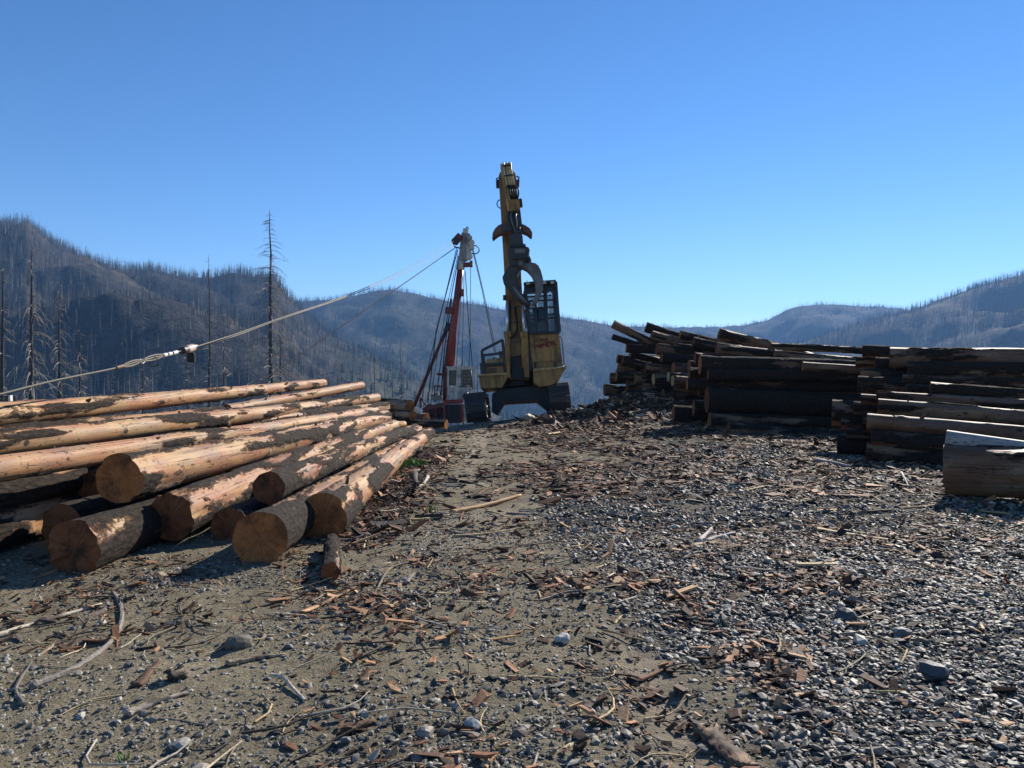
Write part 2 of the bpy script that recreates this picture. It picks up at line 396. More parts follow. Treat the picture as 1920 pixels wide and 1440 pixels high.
def terrain(x, y):
    """ground height in metres anywhere"""
    x = np.asarray(x, float); y = np.asarray(y, float)
    xc = np.clip(x, -14, 26); yc = np.clip(y, -8, 56)
    d = np.hypot(x - xc, y - yc)
    z0 = landing(xc, yc)
    down = 0.27 * d * ss(0, 25, d) + 0.0
    P = xyz(x / 260.0, y / 260.0)
    floor = -95.0 + 25 * (fbm(P, 3) - .5)
    z = np.maximum(z0 - down, floor + 0 * z0)
    far = ss(30, 160, d)
    z = z + far * (fbm(xyz(x / 45., y / 45.), 11) - .5) * 9
    yy = np.maximum(y, 30.0); u = 960 + F * x / yy
    rg = 1 - np.abs(2 * fbm(xyz(x / 330., y / 330.), 21, 4) - 1)          # ridged spurs
    sm = fbm(xyz(x / 70., y / 70.), 31, 4) - .5
    for k, (pts, D, sl_) in enumerate(RID):
        Dk = D * (1 + 0.05 * np.sin(u / 170. + k))
        Z = EYE + (HOR - interp(u, pts)) / F * Dk
        f = Dk - y
        low = np.where(f > 0, f * sl_ * (0.75 + 0.25 * ss(0, 500, f)), -f * 0.6)
        amp = ss(0, 260, np.abs(f))
        h = Z - low + amp * ((rg - .62) * 95 + sm * 38) * np.where(f > 0, 1, .3)
        z = np.where(h > z, h, z) if k else np.maximum(z, np.where(d > 60, h, -1e3))
    for (ku, kv, kd, hw, hd) in KNOLL:
        kx = (ku - 960) / F * kd; kz = EYE + (HOR - kv) / F * kd
        q = ((x - kx) / hw) ** 2
        f = (y - kd) / hd
        top = kz - 30 * q - np.where(f < 0, 42 * ss(0, 1.6, -f) + 26 * np.clip(-f - 1, 0, None), 12 * np.clip(f, 0, None) ** 1.3) + (sm * 34 + 22 * (fbm(xyz(x / 22., y / 22.), 37, 3) - .5) + 26 * (rg - .6)) * (.25 + .75 * ss(.1, .6, np.abs(f)))
        z = np.where((q < 6) & (np.abs(f) < 4), np.maximum(z, top), z)
    return z

def H1(x, y):
    return float(landing(np.array([x]), np.array([y]))[0])
def gp(u, v):
    """ground point under a photo pixel on the landing"""
    Y = EYE * F / max(v - HOR, 20)
    for _ in range(12):
        X = (u - 960) / F * Y; Y = 0.5 * Y + 0.5 * (EYE - H1(X, Y)) * F / max(v - HOR, 20)
    X = (u - 960) / F * Y
    return Vector((X, Y, H1(X, Y)))

def gravel_mask(x, y):
    xb = np.interp(y, [0, 3.1, 4.5, 6, 8, 10, 12, 16], [0.65, 0.75, 1.0, 0.60, 0.35, 0.5, 1.7, 3.2])
    n = fbm(xyz(x * 1.3, y * 1.3), 41, 4) - .5
    m = ss(-0.25, 0.45, x - xb + n * 1.3)
    p = fbm(xyz(x * .9, y * .9), 45, 3)
    m = m * (1 - 0.55 * ss(.55, .68, p) * ss(3.5, 5, y))
    front = ss(4.1, 3.1, y + n * 1.5) * .22 * ss(-2.0, -.4, x + n)
    return np.clip(np.maximum(m * ss(19, 15, y), front), 0, 1)
def bark_mask(x, y):
    n = fbm(xyz(x * .8, y * .5), 51, 4); f = fbm(xyz(x * 3, y * 2), 57, 3)
    band = ss(8.0, 11.0, y + 3 * (n - .5)) * ss(-.7, .7, x + 1.2 * (n - .5)) * ss(8, 5, x - .05 * y)
    m = band * ss(.36, .58, n * .6 + f * .4 + .04) * .85
    m = np.maximum(m, .9 * np.exp(-((x - 4.2) / 2.2) ** 2 - ((y - 24.3) / 2.6) ** 2))
    side = ss(-.2, .1, .25 - np.abs(x + 1.5)) * ss(6.5, 8, y) * ss(16, 13, y)
    m = np.maximum(m, side * ss(.38, .55, f))
    for (bu, bv, sx, sy, a) in ((1400, 1245, .20, .22, 1.0), (1480, 1290, .16, .30, .75), (1285, 1140, .12, .3, .7), (700, 1130, .25, .3, .6), (1500, 1100, .6, .45, .6), (330, 1070, .35, .5, .7), (1640, 1010, .9, .5, .55), (1400, 1045, .5, .3, .6), (1100, 1100, .8, .25, .6)):
        q = gp(bu, bv); m = np.maximum(m, a * np.exp(-((x - q.x) / sx) ** 2 - ((y - q.y) / sy) ** 2) * ss(.3, .5, f))
    return np.clip(m, 0, 1)
def rut_mask(x, y):
    a = np.exp(-((x - (.75 - .035 * (y - 3))) / .16) ** 2) * ss(5.2, 4.6, y)
    b = np.exp(-((x + .62 + .02 * (y - 14)) / .22) ** 2) * ss(10, 14, y) * ss(26, 20, y)
    c = np.exp(-((x + .15) / .5) ** 2) * ss(6.0, 7.5, y) * ss(11, 9, y) * .5
    return np.clip(a + b + c, 0, 1)
def micro(x, y):
    z = (fbm(xyz(x * .7, y * .7), 61, 3) - .5) * .07 + (fbm(xyz(x * 4, y * 4), 63, 4) - .5) * .05 + (fbm(xyz(x * 14, y * 14), 67, 3) - .5) * .022
    return z - .03 * rut_mask(x, y) + .02 * bark_mask(x, y)

def grid(xs, ys):
    nx, ny = len(xs), len(ys); X, Y = np.meshgrid(xs, ys)
    i = np.arange((ny - 1) * (nx - 1)); r, c = i // (nx - 1), i % (nx - 1); a = r * nx + c
    return X.ravel(), Y.ravel(), np.stack([a, a + 1, a + nx + 1, a + nx], 1)
def steps(a, b, s0, g, smax):
    out = [a]; s = s0
    while out[-1] < b: out.append(out[-1] + s); s = min(s * g, smax)
    return out
ysl = list(np.linspace(-9, 2.2, 12)) + steps(2.4, 58, .03, 1.012, .9)
half = steps(0.02, 7.0, .035, 1.004, .08); half += steps(half[-1] + .1, 27, .12, 1.1, 1.0)
xsl = [-h for h in half if h < 15][::-1] + half
X, Y, Q = grid(xsl, ysl)
mz = micro(X, Y)
o = mesh_np('ground', xyz(X, Y, landing(X, Y) + mz), Q, 'ground', attrs={'gravel': gravel_mask(X, Y), 'barkmask': bark_mask(X, Y), 'rut': rut_mask(X, Y)})
tag(o, kind='structure')
def gz(x, y):
    x = np.asarray(x, float); y = np.asarray(y, float); return landing(x, y) + micro(x, y)

# hills: fan-shaped grid, denser near
av = np.concatenate([np.linspace(-2.2, -.75, 60), np.linspace(-.74, .74, 420), np.linspace(.75, 2.2, 60)])
yv = np.array(steps(12, 4300, 1.2, 1.022, 26.0))
A, Yt, Q = grid(av, yv)
Xt = A * Yt
Zt = terrain(Xt, Yt)
inside = (Xt > -14.8) & (Xt < 26.5) & (Yt < 57)
Zt = np.where(inside, Zt - 1.2, Zt - .1)
ut = 960 + F * A
green = ss(-.2, .5, fbm(xyz(Xt / 220., Yt / 220.), 71, 3) - .35) * np.clip(ss(700, 1500, ut) * ss(120, -40, Zt) + ss(500, 760, ut) * ss(1000, 760, ut) * .8 + .35 * ss(80, 0, Zt), 0, 1)
rock = np.zeros_like(Xt)
for (ku, kv, kd, hw, hd) in KNOLL:
    kx = (ku - 960) / F * kd
    rock = np.maximum(rock, ss(2.6, 1.2, ((Xt - kx) / hw) ** 2) * ss(-2.2, -1.2, (Yt - kd) / hd) * ss(.35, .0, (Yt - kd) / hd))
hills = mesh_np('hills', xyz(Xt, Yt, Zt), Q, 'hill', attrs={'green': green, 'rock': rock * .9})
tag(hills, kind='structure')

# ------------------------------------------------------------------ burned forest on the hills (uncountable)
def snags(name, label, P, h, rad, nbr, c0, c1, seed, droop=.5):
    """P (n,3) bases; each snag a 3-sided spike with nbr bare drooping branch slivers"""
    g = np.random.default_rng(seed); n = len(P)
    lean = g.normal(0, .025, (n, 2)); tip = P + np.stack([lean[:, 0] * h, lean[:, 1] * h, h], 1)
    ph = g.uniform(0, 6.28, n)
    V = []; Fc = []; 
    ring = [P + np.stack([np.cos(ph + k * 2.094) * rad, np.sin(ph + k * 2.094) * rad, -2 + 0 * h], 1) for k in range(3)]
    V = np.concatenate([np.stack(ring + [tip], 1).reshape(-1, 3)]); b = np.arange(n) * 4
    Fc = [np.stack([b, b + 1, b + 3], 1), np.stack([b + 1, b + 2, b + 3], 1), np.stack([b + 2, b, b + 3], 1)]
    base = 4 * n; VV = [V]
    for k in range(nbr):
        t = g.uniform(.3, .97, n); a = g.uniform(0, 6.28, n)
        L = h * (1.02 - t) * g.uniform(.12, .3, n) + .5
        p = P + (tip - P) * t[:, None]; d = np.stack([np.cos(a), np.sin(a), -droop * g.uniform(.3, 1.3, n)], 1)
        q = p + d * L[:, None]; th = rad * .55
        s = np.stack([p + np.array([0, 0, 1.]) * th[:, None], p - np.array([0, 0, 1.]) * th[:, None], q], 1).reshape(-1, 3)
        VV.append(s); b = base + np.arange(n) * 3; Fc.append(np.stack([b, b + 1, b + 2], 1)); base += 3 * n
    V = np.concatenate(VV); Fc = np.concatenate(Fc)
    t = g.uniform(0, 1, n)[:, None]; c = np.array(c0) * (1 - t) + np.array(c1) * t
    col = np.concatenate([np.repeat(c, 4, 0)] + [np.repeat(c, 3, 0)] * nbr)
    o = mesh_np(name, V, Fc, 'snag', smooth=False, col=col); tag(o, label, 'forest', kind='stuff'); return o

def hill_pts(n, u0, u1, y0, y1, seed, clump=.5, pw=1.0):
    g = np.random.default_rng(seed); u = g.uniform(u0, u1, n); y = y0 + (y1 - y0) * g.uniform(0, 1, n) ** pw
    x = (u - 960) / F * y
    keep = fbm(xyz(x / 90., y / 90.), seed, 3) + g.uniform(-.2, .2, n) > clump
    x, y = x[keep], y[keep]; return xyz(x, y, terrain(x, y))
def crest_pts(k, n, u0, u1, seed, spread=25):
    g = np.random.default_rng(seed); u = g.uniform(u0, u1, n); D = RID[k][1]
    Dk = D * (1 + 0.05 * np.sin(u / 170. + k)); y = Dk + g.normal(-spread * .3, spread, n); x = (u - 960) / F * y
    return xyz(x, y, terrain(x, y))
gg = np.random.default_rng(99)
Pn = hill_pts(1100, -120, 980, 190, 480, 81, .42)
snags('burned_forest', 'bare scorched trunks covering the slope just below the landing', Pn, gg.uniform(12, 24, len(Pn)), gg.uniform(.14, .26, len(Pn)), 16, (.07, .062, .056), (.27, .24, .21), 1)
Pa = np.concatenate([hill_pts(22000, -150, 900, 400, 1200, 82, .45, .8), crest_pts(0, 1500, -100, 620, 83)])
snags('burned_forest', 'dense grey burned trees over the craggy dark mountainside', Pa, gg.uniform(5, 20, len(Pa)), gg.uniform(.22, .5, len(Pa)), 3, (.05, .045, .041), (.19, .168, .148), 2, .3)
Pb = np.concatenate([hill_pts(17000, 380, 1500, 1100, 2350, 84, .42), crest_pts(1, 900, 520, 1300, 85, 30)])
snags('burned_forest', 'hazy burned trees on the rounded blue ridge behind the tower', Pb, gg.uniform(8, 21, len(Pb)), gg.uniform(.45, .8, len(Pb)), 2, (.035, .032, .03), (.12, .108, .096), 3, .3)
Pc = np.concatenate([hill_pts(6000, 1150, 1900, 2300, 3150, 86, .45), crest_pts(2, 420, 1230, 1780, 87, 30)])
snags('burned_forest', 'thin far-off trees on the distant flat-topped hill', Pc, gg.uniform(8, 20, len(Pc)), gg.uniform(.5, .9, len(Pc)), 2, (.035, .033, .03), (.10, .09, .08), 4, .3)
Pd = np.concatenate([hill_pts(13000, 1380, 2100, 1100, 1950, 88, .42), crest_pts(3, 600, 1600, 2050, 89, 28)])
snags('burned_forest', 'standing dead trees on the sunward hill beyond the dark log decks', Pd, gg.uniform(8, 22, len(Pd)), gg.uniform(.4, .75, len(Pd)), 2, (.035, .032, .03), (.12, .108, .096), 5, .3)
# surviving green conifers in the valley: small cones
def conifers(P, seed):
    g = np.random.default_rng(seed); n = len(P); h = g.uniform(7, 16, n); VV = []; FF = []; base = 0
    for lay in range(3):
        z0 = h * (.1 + .27 * lay); z1 = h * (.5 + .25 * lay); r = h * (.2 - .05 * lay)
        a0 = g.uniform(0, 6.28, n)
        ring = [P + np.stack([np.cos(a0 + k * 1.2566) * r * g.uniform(.7, 1.2, n), np.sin(a0 + k * 1.2566) * r, z0 + g.uniform(-.6, .6, n)], 1) for k in range(5)]
        V = np.stack(ring + [P + np.stack([0 * h, 0 * h, z1], 1)], 1).reshape(-1, 3); b = base + np.arange(n) * 6
        for k in range(5): FF.append(np.stack([b + k, b + (k + 1) % 5, b + 5], 1))
        VV.append(V); base += 6 * n
    t = g.uniform(0, 1, (n, 1)); c = np.array((.025, .045, .018)) * (1 - t) + np.array((.06, .085, .03)) * t
    o = mesh_np('conifer_forest', np.concatenate(VV), np.concatenate(FF), 'snag', smooth=False, col=np.concatenate([np.repeat(c, 6, 0)] * 3))
    tag(o, 'green conifers surviving on the valley slope below the landing', 'forest', kind='stuff')
Pg = hill_pts(9000, 640, 1500, 500, 1900, 90, .52); Pg = Pg[(Pg[:, 2] < 70)]
conifers(Pg, 6)

# ------------------------------------------------------------------ single dead trees below the landing
def dead_tree(u, vtop, Yd, label, group=None, seed=0, r=.2, thick=1.0, droop=1.0, dens=1.0, wid=1.0):
    g = np.random.default_rng(seed); x = (u - 960) / F * Yd; zb = float(terrain(np.array([x]), np.array([Yd]))[0]) - .3
    zt = EYE + (HOR - vtop) / F * Yd; h = zt - zb
    root = empty('dead_tree', (x, Yd, zb)); tag(root, label, 'tree', group)
    n = 14; pts = []; wob = g.normal(0, .035, (n, 2)).cumsum(0) * h * .04
    for i in range(n):
        t = i / (n - 1); pts.append(Vector((wob[i, 0] * (1 if i else 0), wob[i, 1], t * h)))
    rad = [max(.02, 1.35 * r * (1 - t) ** .8 + .015) for t in np.linspace(0, 1, n)]
    m = MB(); m.tube(pts, rad, 8); o = m.build('trunk', 'charred_trunk', root, smooth=True)
    m = MB(); nb = int(95 * dens)
    for k in range(nb):
        t = g.uniform(.12, .985) ** .85; i = t * (n - 1); i0 = min(int(i), n - 2); p = pts[i0].lerp(pts[i0 + 1], i - i0)
        a = g.uniform(0, 6.28); L = ((1 - t) ** .75 * h * .17 * wid + .3) * g.uniform(.45, 1.15)
        if g.random() < .25: L *= .35
        dr = droop * g.uniform(.5, 1.3); q = []
        for s in range(6):
            f = s / 5; rr = L * (f - .18 * f * f)
            q.append(p + Vector((math.cos(a) * rr, math.sin(a) * rr, L * (.16 * f - dr * .62 * f ** 2.2))))
        r0 = (.04 + .085 * (1 - t)) * thick * Yd / 95
        m.tube(q, [r0 * (1 - .82 * s / 5) for s in range(6)], 3, cap=False)
        for s in range(g.integers(1, 5)):
            b_ = q[g.integers(1, 5)]; aa = a + g.uniform(-1.1, 1.1); l2 = L * g.uniform(.15, .4)
            m.tube([b_, b_ + Vector((math.cos(aa) * l2 * .6, math.sin(aa) * l2 * .6, -l2 * .25 * dr)), b_ + Vector((math.cos(aa) * l2 * .9, math.sin(aa) * l2 * .9, -l2 * .75 * dr))], [r0 * .5, r0 * .35, r0 * .15], 3, cap=False)
    m.build('crown', 'bare_branch', root)
plain('charred_trunk', (0.06, 0.053, 0.048), 0.85, 0.2, 0, 0.6, 1.5)
plain('bare_branch', (0.25, 0.22, 0.19), 0.8, 0.2, 0, 0.5, 0.8)
dead_tree(507, 393, 95, 'tallest bare snag with drooping branches rising against the sky behind peeled logs', seed=1, r=.30, thick=.85, wid=1.45, dens=2.6, droop=.85)
dead_tree(58, 462, 72, 'wide dead fir with long arching pale branches under the guyline', seed=2, r=.24, thick=1.0, droop=1.35, wid=1.25, dens=1.5)
dead_tree(6, 478, 68, 'straight dead fir with few branches beside the arching one', seed=3, r=.2, droop=1.1, wid=.6)
dead_tree(113, 538, 80, 'shorter dead fir with many drooping branches next to the wide arching one', seed=4, r=.2, thick=.9, droop=1.35, dens=1.4)
dead_tree(151, 610, 84, 'small thin dead fir behind the guyline splice', seed=5, r=.17, droop=1.3)
dead_tree(391, 478, 112, 'slender tall dead trunk with short level branches behind the cable block', seed=6, r=.2, droop=.35, wid=.6, dens=1.2, thick=.7)
dead_tree(353, 600, 118, 'thin dead trunk beside the slender one', seed=7, r=.16, droop=.5, wid=.6)
dead_tree(422, 596, 110, 'thin dead trunk with sagging branches between the slender and the tallest snag', seed=8, r=.16, droop=1.0, wid=.8)
dead_tree(268, 655, 92, 'low dead fir under the cable splice', seed=9, r=.15, droop=1.2)
dead_tree(528, 590, 104, 'half-height dead trunk right against the tallest snag', seed=10, r=.2, droop=.8)
TG = 'thin snags beyond the far log ends'
for i, (u, v, y) in enumerate([(635, 668, 135), (702, 655, 138), (735, 680, 140), (752, 636, 128), (722, 690, 150), (893, 660, 125), (868, 655, 130), (600, 690, 150), (463, 650, 140), (320, 670, 130), (210, 690, 120), (675, 690, 160)]):
    dead_tree(u, v, y, 'thin bare snag standing below the edge of the landing', TG, seed=20 + i, r=.13, droop=.5, wid=.55, dens=.55)

# ------------------------------------------------------------------ logs
def make_log(p0, p1, r0, r1, seed, cover=.5, mat='peeled_log', cut='cut_orange', label=None, group=None, hi=1, bow=.03, knots=10, name='log', face=(0.0, 0.0), shred=0.0):
    """p0,p1 end centres; r0,r1 radii; cover = share of bark left"""
    g = np.random.default_rng(seed); p0, p1 = Vector(p0), Vector(p1); d = p1 - p0; L = d.length
    xa = d.normalized(); ya = Vector((0, 0, 1)).cross(xa).normalized(); za = xa.cross(ya)
    mw = Matrix(((xa.x, ya.x, za.x, p0.x), (xa.y, ya.y, za.y, p0.y), (xa.z, ya.z, za.z, p0.z), (0, 0, 0, 1)))
    nth, ds = {0: (16, .25), 1: (26, .1), 2: (44, .045)}[hi]
    ns = max(6, int(L / ds)) + 1; s = np.linspace(0, L, ns); th = np.linspace(0, 2 * np.pi, nth, endpoint=False)
    S, T = np.meshgrid(s, th, indexing='ij'); r = r0 + (r1 - r0) * (S / L)
    off = g.uniform(0, 100, 3)
    C = np.stack([S, np.cos(T) * .25, np.sin(T) * .25], -1)
    low = fbm(C * np.array([.6, 4, 4]) + off, 5, 3) - .5; mid = fbm(C * np.array([3, 9, 9]) + off, 9, 3) - .5
    bark = fbm(C * np.array([1.15, 5.0, 5.0]) + off, 13, 4) + .12 * (vnoise(C * np.array([9, 22, 22]) + off, 3) - .5)
    thr = np.quantile(bark, 1 - np.clip(cover, .0, 1.0)) if 0 < cover < 1 else (2.0 if cover <= 0 else -2.0)
    bark = bark + (.16 * np.exp(-(S / 1.1) ** 2) - .05 if 0 < cover < .9 and hi == 2 and mat == 'peeled_log' and knots < 15 else 0)
    bk = np.clip((bark - thr) * 2.2, -.6, .6)
    kn = np.zeros_like(S); kb = np.zeros_like(S)
    for _ in range(knots if hi else 0):
        ks, kt, kr = g.uniform(.2, L), g.uniform(0, 6.283), g.uniform(.016, .034)
        dd = np.hypot((S - ks) * .8, np.angle(np.exp(1j * (T - kt))) * r); kn = np.maximum(kn, np.exp(-(dd / kr) ** 2)); kb = np.maximum(kb, np.exp(-(dd / (kr * 1.5)) ** 2) * g.uniform(-.2, 1) * .022)
    th_b = min(.022, r0 * .13)
    rr = r * (1 + (.16 if mat == 'dark_log' else .10) * low + (.06 if mat == 'dark_log' else .035) * mid) + th_b * ss(-.02, .05, bk) + kb + (bk > 0) * mid * .02
    flare = 1 + .06 * np.exp(-S / .35) * (1 if r0 >= r1 else 0)
    rr = rr * flare
    cy = bow * np.sin(np.pi * S / L) * math.cos(off[0]); cz = bow * np.sin(np.pi * S / L) * math.sin(off[0])
    sx = S + 0.0
    endw = np.clip(1 - S / .25, 0, 1); sx = sx + endw * (np.cos(T) * r * face[0] + np.sin(T) * r * face[1])
    if shred: sx = sx - endw * shred * (fbm(C * 30 + off, 2, 2) - .3)
    V = np.stack([sx, np.cos(T) * rr + cy, np.sin(T) * rr + cz], -1).reshape(-1, 3)
    i = np.arange((ns - 1) * nth); a, b = i // nth, i % nth; b2 = (b + 1) % nth
    Q = np.stack([a * nth + b, (a + 1) * nth + b, (a + 1) * nth + b2, a * nth + b2], 1)[:, ::-1]
    o = mesh_np(name, V, Q, mat, attrs={'bark': bk.ravel(), 'knot': kn.ravel()})
    o.matrix_world = mw; tag(o, label, 'log', group)
    if hi == 2 and L > 2: stubs(o, L, r0, r1, 7 if cover < .4 else 3, seed + 5, True)
    for end in (0, 1):                                                   # sawn faces
        ring = V[:nth] if end == 0 else V[-nth:]
        c = ring.mean(0); Vs = [c[None]]
        for f in (.35, .7, 1.0): Vs.append(c + (ring - c) * f)
        VV = np.concatenate(Vs); VV[:, 0] += (g.normal(0, .002, len(VV))) * (hi > 0)
        Fq = [(0, 1 + j, 1 + (j + 1) % nth) for j in range(nth)]
        for k in (0, 1): 
            for j in range(nth):
                j2 = (j + 1) % nth; q0 = 1 + k * nth; q1 = q0 + nth
                Fq += [(q0 + j, q1 + j, q1 + j2), (q0 + j, q1 + j2, q0 + j2)]
        Fq = np.array(Fq)
        if end == 0: Fq = Fq[:, ::-1]
        mesh_np('cut_end', VV, Fq, cut, parent=o, smooth=False)
    return o

def stubs(o, L, r0, r1, n, seed, up=False):
    """broken branch stubs on a log"""
    g = np.random.default_rng(seed)
    for _ in range(n):
        t = g.uniform(.04, .9); r = r0 + (r1 - r0) * t; a = g.uniform(.3, 2.6) if up else g.uniform(0, 6.28)
        d = Vector((g.uniform(.2, .7), math.cos(a), math.sin(a))); b = Vector((t * L, math.cos(a) * r * .85, math.sin(a) * r * .85)); l = r * g.uniform(.25, .55)
        MB().tube([b, b + d * l * .6, b + d * l + Vector((g.normal(0, .01), 0, g.normal(0, .01)))], [g.uniform(.02, .034), g.uniform(.014, .02), g.uniform(.006, .012)], 7).build('branch_stub', 'stub_wood', o)
plain('stub_wood', (0.13, 0.075, 0.042), 0.85, 0.15, 0, 0.6, 30)
def plog(n, f, seed, **kw):
    """log from photo: n, f = (column, row, distance, radius in m) of its two ends"""
    return make_log(at(*n[:3]), at(*f[:3]), n[3], f[3], seed, **kw)

GL = 'peeled logs of the sunlit deck'
def left(n, f, seed, label, **kw):
    kw.setdefault('hi', 2); return plog(n, f, seed, label=label, group=GL, **kw)
left((605, 971, 7.35, .205), (806, 811, 18.0, .11), 101, 'outermost log on the ground of the sunlit deck, half bark half pink wood', cover=.5, face=(.15, .1))
left((488, 1012, 6.35, .19), (772, 820, 17.6, .105), 102, 'big-butted ground log with orange sawn end and peeled middle', cover=.6, face=(-.1, .05))
left((430, 988, 7.2, .15), (742, 832, 17.0, .10), 103, 'short-showing ground log tucked between two thicker log butts', cover=.45, cut='cut_dull')
left((504, 915, 7.6, .135), (779, 803, 17.6, .085), 104, 'dark bark-covered log lying on top of the outer ground logs', cover=.85, cut='cut_dull')
left((319, 968, 7.0, .195), (741, 797, 17.1, .11), 105, 'thick bark-covered log with grey weathered sawn end and peeled orange flakes', cover=.66, cut='cut_dull', face=(.05, -.1))
left((225, 897, 6.85, .19), (724, 783, 17.6, .125), 106, 'thick log with bright orange star-cracked sawn end, bark near its butt', cover=.36, cut='cut_orange', knots=16)
left((169, 920, 7.7, .15), (690, 800, 17.0, .10), 107, 'log whose round brown end peeps out behind the star-cracked one', cover=.7, cut='cut_dull', hi=1)
left((-80, 889, 5.7, .105), (702, 772, 17.4, .125), 108, 'smooth pink barkless log with dark knots crossing over the star-cracked log', cover=.13, knots=26)
left((232, 820, 9.4, .145), (723, 763, 18.2, .115), 109, 'dark barked log with pale yellow tip lying under the pale grey one', cover=.72, cut='cut_dull')
left((-60, 838, 6.6, .115), (706, 746, 19.0, .11), 110, 'yellowish log with a long dark bark strip and grey far end', cover=.3, knots=22)
left((425, 770, 12.6, .10), (678, 723, 18.6, .095), 111, 'clean yellow log with a dark bark tip near the top of the deck', cover=.12, knots=18)
left((-70, 783, 7.4, .125), (606, 718, 19.0, .10), 112, 'topmost long peeled log of the sunlit deck under the guyline', cover=.16, knots=30)
left((-40, 936, 6.6, .125), (690, 796, 17.2, .10), 113, 'barked log with a pink peeled patch beneath the smooth pink one', cover=.72, hi=2, cut='cut_dull')
left((143, 1028, 6.05, .195), (672, 832, 16.0, .12), 114, 'splintered-butt ground log in the deep shade under the sunlit deck', cover=.75, cut='cut_dull', hi=1, shred=.15)
left((690, 806, 15.5, .06), (757, 795, 19.0, .075), 115, 'thin pale log end showing past the thick logs', cover=.2, hi=1)
g_ = np.random.default_rng(4)
for i, (x, z, y0, r) in enumerate([(-4.05, .18, 6.4, .17), (-4.55, .19, 6.0, .18), (-5.1, .18, 6.6, .18), (-5.7, .19, 6.2, .18), (-3.75, .50, 7.4, .15), (-4.3, .51, 6.6, .16), (-4.85, .53, 6.3, .16), (-5.4, .53, 6.9, .17), (-4.7, .83, 7.5, .14), (-5.3, .86, 6.4, .15), (-6.2, .5, 6.8, .17), (-6.3, .18, 7.0, .17), (-3.0, .2, 8.0, .14), (-3.45, .17, 7.3, .14)]):
    make_log((x, y0 + (.5 if z < .3 else 1.4), z), (x + .9 + g_.uniform(-.2, .2), 17 + g_.uniform(-1, 1), z + g_.uniform(-.02, .04)), r, r * .65, 150 + i, .7, 'peeled_log', 'cut_dull', 'barked log buried in the shaded core of the sunlit deck', 'buried logs of the sunlit deck', hi=1)
# short logs beyond the deck
for i, (u, v, y, r, dx, dy, L) in enumerate([(768, 762, 21.8, .155, -.75, .66, 3.6), (774, 779, 21.4, .125, -.7, .7, 3.2), (800, 785, 21.6, .14, -.85, .5, 3.0), (837, 796, 21.2, .115, -.93, .32, 2.2), (744, 779, 21.9, .15, -.6, .8, 3.4), (757, 791, 21.6, .13, -.7, .7, 3.2), (815, 795, 21.9, .10, -.9, .4, 2.4), (741, 762, 22.3, .13, -.6, .8, 3.0)]):
    p = at(u, v, y); p.z = max(p.z, H1(p.x, p.y) + r * .9); q = p + Vector((dx, dy, .015)) * L; q.z = max(q.z, H1(q.x, q.y) + r * .8)
    make_log(p, q, r, r * .85, 180 + i, .75, 'peeled_log', 'cut_orange', 'short brown log in the small heap at the foot of the red tower', 'short logs by the red tower', hi=1)

GR = 'dark logs of the shaded decks'
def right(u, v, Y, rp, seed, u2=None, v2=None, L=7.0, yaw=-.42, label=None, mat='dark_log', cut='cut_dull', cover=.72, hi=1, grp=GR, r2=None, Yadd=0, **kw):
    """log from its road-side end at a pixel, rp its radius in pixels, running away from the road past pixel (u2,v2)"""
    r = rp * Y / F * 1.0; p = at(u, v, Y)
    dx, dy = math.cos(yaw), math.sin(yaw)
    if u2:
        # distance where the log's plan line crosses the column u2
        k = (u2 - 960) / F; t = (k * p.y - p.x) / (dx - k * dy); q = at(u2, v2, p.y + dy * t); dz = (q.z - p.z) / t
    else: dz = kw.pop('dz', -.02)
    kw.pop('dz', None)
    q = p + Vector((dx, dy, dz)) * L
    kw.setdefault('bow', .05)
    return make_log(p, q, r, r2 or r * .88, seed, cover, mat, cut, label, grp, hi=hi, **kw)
# nearest stack
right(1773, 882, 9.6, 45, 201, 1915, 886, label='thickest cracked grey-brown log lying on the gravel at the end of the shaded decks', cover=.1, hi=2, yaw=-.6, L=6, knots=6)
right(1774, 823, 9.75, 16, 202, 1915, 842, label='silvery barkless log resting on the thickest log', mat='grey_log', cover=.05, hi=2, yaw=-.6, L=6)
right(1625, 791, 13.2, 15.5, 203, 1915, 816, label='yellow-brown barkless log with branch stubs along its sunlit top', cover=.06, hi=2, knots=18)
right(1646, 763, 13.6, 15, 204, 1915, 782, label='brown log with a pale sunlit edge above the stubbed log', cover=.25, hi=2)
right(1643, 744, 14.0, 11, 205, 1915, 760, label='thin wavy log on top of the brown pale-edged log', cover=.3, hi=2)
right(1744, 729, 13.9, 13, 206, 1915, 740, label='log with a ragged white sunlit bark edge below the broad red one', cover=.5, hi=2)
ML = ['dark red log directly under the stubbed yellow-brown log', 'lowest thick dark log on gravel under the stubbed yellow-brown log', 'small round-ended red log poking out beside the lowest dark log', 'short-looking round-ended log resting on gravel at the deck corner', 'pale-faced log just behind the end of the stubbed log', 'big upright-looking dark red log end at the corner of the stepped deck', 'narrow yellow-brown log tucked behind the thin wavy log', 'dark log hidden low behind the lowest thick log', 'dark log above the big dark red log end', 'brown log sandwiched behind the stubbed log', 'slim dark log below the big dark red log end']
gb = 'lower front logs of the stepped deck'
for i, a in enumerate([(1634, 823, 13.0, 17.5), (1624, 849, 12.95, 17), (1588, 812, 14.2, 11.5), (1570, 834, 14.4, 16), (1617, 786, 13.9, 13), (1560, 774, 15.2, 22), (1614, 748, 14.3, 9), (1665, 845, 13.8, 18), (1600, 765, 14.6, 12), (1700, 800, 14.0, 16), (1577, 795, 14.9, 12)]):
    right(*a, 210 + i, label=ML[i], grp=gb, dz=-.07 if i < 2 else -.03)
